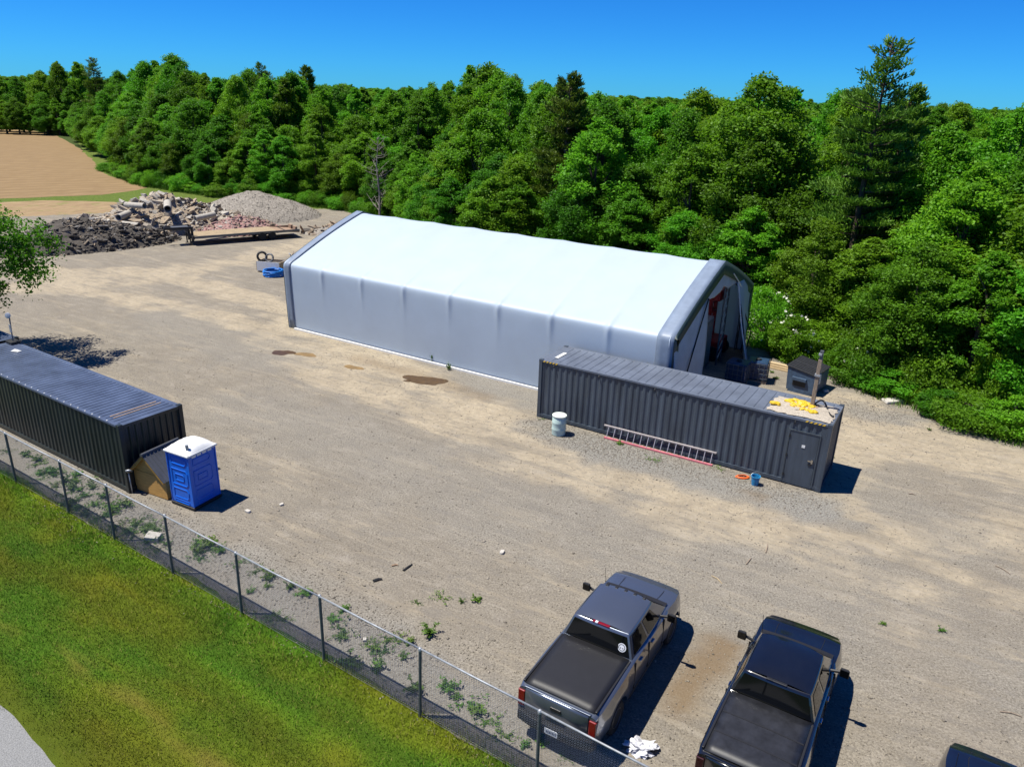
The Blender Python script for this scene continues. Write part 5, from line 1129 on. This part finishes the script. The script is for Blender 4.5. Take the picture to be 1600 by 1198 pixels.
ng.links.new(gi.outputs[0], ip.inputs['Points']); ng.links.new(gt.outputs[0], ip.inputs['Instance']); ng.links.new(na.outputs['Attribute'], ip.inputs['Scale']); ng.links.new(rv.outputs[0], ip.inputs['Rotation']); ng.links.new(ip.outputs[0], go.inputs[0])
md = fo.modifiers.new('scatter', 'NODES'); md.node_group = ng

# ------------------------------------------------------------------ grass, weeds, stones
def blades(X, Y, h, wd, col, name, label, z=0., lean=.55):
    n = len(X); a = rng.uniform(0, 6.28, n); b_ = rng.uniform(0, 6.28, n); ln = rng.uniform(.1, lean, n)*h
    P = np.stack([X, Y, np.full(n, z)], -1); s_ = np.stack([np.cos(a), np.sin(a), 0*a], -1)*(wd*.5)[:, None]; tip = P+np.stack([np.cos(b_)*ln, np.sin(b_)*ln, h], -1)
    V = np.stack([P-s_, P+s_, tip], 1).reshape(-1, 3); me = np_mesh(name, V, np.arange(3*n).reshape(-1, 3), M['grass_blade'], attr=np.repeat(col, 3, 0)); return tag(link(name, me), label, None, None, 'stuff')
M['grass_blade'] = tinted('grass_blade', (1, 1, 1))
n = 290000; S = rng.uniform(-7, 27, n); T = rng.uniform(-5.55, .5, n); edge = np.clip((-T-4.6)/.9, 0, 1); ok = rng.random(n) > edge*1.1; ok &= ~((T > .08) & (rng.random(n) < np.clip(.35+(T-.08)*1.8, 0, 1))); S, T = S[ok], T[ok]
X = FO[0]+S*FU[0]+T*FV[0]; Y = FO[1]+S*FU[1]+T*FV[1]; c, rut = lawn_col(X, Y)
near = np.clip((T+1.3)/1.3, 0, 1)*np.clip((fbm(S*.9, T*1.2, 17)-.35)*3, 0, 1); dry = (rng.random(len(X)) < .10+.16*near)
col = c*rng.uniform(.55, 1.45, (len(X), 1)); col[dry] = np.array([.27, .25, .06])*rng.uniform(.6, 1.2, (dry.sum(), 1))
blades(X, Y, rng.uniform(.03, .075, len(X))*(1+1.7*near)*(1-.5*rut), rng.uniform(.008, .018, len(X)), col, 'lawn_grass', 'short yellow green grass blades of the mown lawn', -.008, 1.1)
# tall grass at the foot of the wood
GX = []; 
for p_ in along(-1.7, .09, .9)+along(-1.0, .09, .9)+along(-.3, .10, 1.):
    q_ = px((p_[0], p_[1], 0))[0]
    if p_[1] > 5 and (1200 < q_ < 1680 or 140 < q_ < 600) and p_[1] < 128: GX.append(p_)
GX = np.array(GX); k = np.repeat(np.arange(len(GX)), 11); X = GX[k, 0]+rng.normal(size=len(k))*.16; Y = GX[k, 1]+rng.normal(size=len(k))*.16
blades(X, Y, rng.uniform(.18, .55, len(X)), rng.uniform(.02, .04, len(X)), np.array([.065, .16, .012])*rng.uniform(.5, 1.5, (len(X), 1))+np.array([.03, .0, 0])*rng.random((len(X), 1)), 'tall_grass', 'tall green grass growing along the foot of the wood')
def weed(seed, h, R, n, leaf):
    g = np.random.default_rng(seed); ns_ = 11; sa = g.uniform(0, 6.28, ns_); sl_ = R*g.uniform(.35, 1.2, ns_); sh_ = h*g.uniform(.25, 1.1, ns_); k = g.integers(0, ns_, n); t = g.uniform(.1, 1, n)
    P = np.stack([np.cos(sa[k])*sl_[k]*t, np.sin(sa[k])*sl_[k]*t, sh_[k]*t*(1.5-.7*t)+.012], -1)+g.normal(size=(n, 3))*np.array([.035, .035, .012]); P[:, 2] = np.maximum(P[:, 2], .01)
    Nn = np.array([0, 0, 1.])+g.normal(size=(n, 3))*.55; Nn /= np.linalg.norm(Nn, axis=1, keepdims=True)
    V, Fq_ = leaves(P, Nn, g.uniform(.5, 1.4, n)*leaf, .32); V[:, 2] = np.maximum(V[:, 2], .004); return np_mesh('weed', V, Fq_, M['weed'], attr=np.repeat(np.clip(.2+.6*g.random(n), 0, 1), 4)[:, None]*np.ones(3))
WD = [weed(1, .22, .36, 170, .12), weed(2, .10, .46, 150, .10), weed(3, .36, .30, 170, .13), weed(4, .14, .55, 130, .11), weed(5, .26, .25, 110, .15)]
WP = [(40, 712), (58, 726), (72, 738), (88, 742), (104, 752), (62, 742), (85, 760), (112, 768), (132, 775), (150, 790), (172, 802), (120, 795), (150, 812), (200, 832), (232, 822), (222, 812), (240, 826), (243, 858), (140, 758), (196, 790), (330, 852), (345, 862), (372, 880), (400, 893), (420, 903), (452, 918), (478, 928), (440, 968), (425, 962), (520, 968), (535, 985), (535, 995), (585, 1012), (598, 1020), (574, 1005), (610, 1000), (640, 1004), (672, 990), (590, 1045), (645, 1078), (560, 1040), (545, 1035), (700, 1078), (715, 1090), (730, 1100), (745, 1112), (762, 1128), (790, 1150), (722, 940), (652, 942), (745, 938), (690, 935), (868, 1150), (848, 1162), (885, 1185), (820, 1165), (1116, 722), (1124, 733), (1020, 718), (968, 694), (1452, 672), (1300, 715), (846, 655), (1196, 588), (1206, 582), (1212, 592), (1470, 985), (1380, 975)]
g = random.Random(2)
for _ in range(34): q_ = g.random(); WP.insert(20, (10+q_*240+g.gauss(0, 10), 690+q_*150+g.uniform(-8, 42)*(1-.4*q_)))
for _ in range(8): q_ = g.random(); WP.insert(20, (300+q_*540+g.gauss(0, 10), 845+q_*290+g.uniform(-10, 32)))
def fence_near(x, y): s_, t_ = to_st(np.array([x, y])); return t_ < 3
for i, (qx, qy) in enumerate(WP):
    c = gp(qx, qy); s_ = g.uniform(.55, 1.15)*(.6 if i > 89 else .85); o = link('weed_plant', WD[g.randrange(5)], None, tuple(c), (0, 0, g.uniform(0, 6.28)), (s_, s_, s_*g.uniform(.7, 1.2)))
    lab = 'small green weed growing in the gravel along the wire fence' if fence_near(*c[:2]) else ('green weed growing at the foot of the grey container' if 20 < c[1] < 33 and -1 < c[0] < 14 else 'small green weed in the open yard gravel'); tag(o, lab, 'weed', lab.replace('small green weed', 'weeds').replace('green weed', 'weeds'))
for qx, qy, hh in ((676, 566, 1.9), (701, 578, 1.2)):
    c = gp(qx, qy); o = link('weed_plant', WD[0], None, tuple(c), (0, 0, 1), (.55, .55, hh*1.4)); tag(o, 'taller thin weed against the shelter wall' if hh > 1.5 else 'shorter thin weed against the shelter wall', 'weed')
# loose pebbles on the yard
n = 90000; S = rng.uniform(-14, 42, n); T = rng.uniform(-.25, 26, n); X = FO[0]+S*FU[0]+T*FV[0]; Y = FO[1]+S*FU[1]+T*FV[1]; dC = np.hypot(X, Y)
ok = (rng.random(n) < np.clip(1.5*(13/np.maximum(dC, 8))**1.2*(fbm(X*.45, Y*.45, 23)*1.4-.15), .03, 1)); X, Y, dC = X[ok], Y[ok], dC[ok]
P = np.stack([X, Y, np.full(len(X), .004)], -1); sz = rng.uniform(.012, .030, len(X))*np.where(rng.random(len(X)) < .03, 2.0, 1)
o = stones(P, sz, 'loose_pebbles', M['pebble']); tag(o, 'loose pebbles scattered over the yard', None, None, 'stuff')
P = []
for line, wd, k in [([(838, 664), (1000, 712), (1290, 785)], .7, 4500), ([(1310, 632), (1420, 655)], .9, 1500), ([(100, 770), (300, 850), (660, 1030)], .6, 2500)]:
    L_ = GPX(line)
    for _ in range(k): i = random.randrange(len(L_)-1); f = random.random(); p_ = L_[i]*(1-f)+L_[i+1]*f; P.append((p_[0]+random.gauss(0, wd), p_[1]+random.gauss(0, wd), .006))
P = np.array(P); tag(stones(P, rng.uniform(.014, .036, len(P)), 'coarse_stones', M['pebble']), 'coarse grey stones beside the container and the fence', None, None, 'stuff')
# single stones, sticks, litter
ST = [(241, 843, .26, 'white boulder lying behind the wire fence below the weeds'), (784, 864, .10, 'pale flat stone in the open yard above the fence'), (388, 800, .10, 'pale stone right of the toilet cabin shadow'), (440, 789, .08, 'pale stone in the yard right of the toilet cabin'), (1560, 612, .3, 'stone half hidden under the right hand bushes'), (1290, 612, .14, 'white stone beside the dumpster corner'), (570, 1000, .07, 'small pale stone beside the fence weeds')]
for i, (qx, qy, s_, lab) in enumerate(ST): o = link('stone', chunk_mesh('stone', 'stone', 1, .75, .5, 60+i), None, tuple(gp(qx, qy)+np.array([0, 0, s_*.3])), (0, 0, i*1.3), (s_, s_, s_)); tag(o, lab, 'stone')
SK = [(637, 886, 14, -10, .035, 'black', 'short black hose scrap lying in the yard above the fence'), (590, 906, 14, -3, .05, 'black', 'dark flat scrap lying in the yard left of the black hose scrap'), (617, 883, 10, -1, .03, 'rust', 'small dark stick lying in the yard beside the black scrap'), (1170, 876, 8, -10, .02, 'grey_wood', 'thin stick lying in the yard above the trucks'), (1198, 856, 3, -14, .02, 'grey_wood', 'upright looking twig in the yard below the container door'), (1567, 890, 24, 14, .015, 'grey_wood', 'long curved twig at the right side of the yard'), (1580, 1115, 34, 8, .015, 'grey_wood', 'long twig right of the black truck'), (1120, 905, 16, 12, .015, 'lumber', 'pale straw stick right of the grey truck mirror'), (1425, 772, 10, 2, .02, 'grey_wood', 'twig in the yard right of the container shadow')]
for qx, qy, dx_, dy_, rr_, m_, lab in SK:
    a = gp(qx-dx_/2, qy-dy_/2, .02); b_ = gp(qx+dx_/2, qy+dy_/2, .02); mid = (a+b_)/2+np.array([.03, .04, .01]); o = MB().tube([tuple(a), tuple(mid), tuple(b_)], [rr_, rr_*.9, rr_*.6], 6).build('stick' if m_ != 'black' else 'scrap_piece', m_); tag(o, lab, 'stick' if m_ != 'black' else 'scrap')
c = gp(1000, 1170); bm = bmesh.new(); bmesh.ops.create_icosphere(bm, subdivisions=4, radius=1)
for v in bm.verts:
    f = 1+1.1*(float(fbm(np.array(v.co.x*2.6+5+v.co.z), np.array(v.co.y*2.6+v.co.z*2), 5, 4))-.5)*2; v.co = Vector((v.co.x*.30*f, v.co.y*.22*f, max(-.02, v.co.z*.13*f+.05)))
me = bpy.data.meshes.new('bag'); bm.to_mesh(me); bm.free(); me.materials.append(M['plastic_bag'])
tag(link('plastic_bag', me, None, (c[0], c[1], 0)), 'crumpled white plastic bag on the ground behind the grey truck', 'bag')
print('trees', ntree, 'shrubs', nsh, 'far', len(pts), 'objects', len(sc.objects), 'tris', sum(len(m_.loop_triangles) if m_.loop_triangles else sum(len(p.vertices)-2 for p in m_.polygons) for m_ in bpy.data.meshes if len(m_.polygons) < 5000))
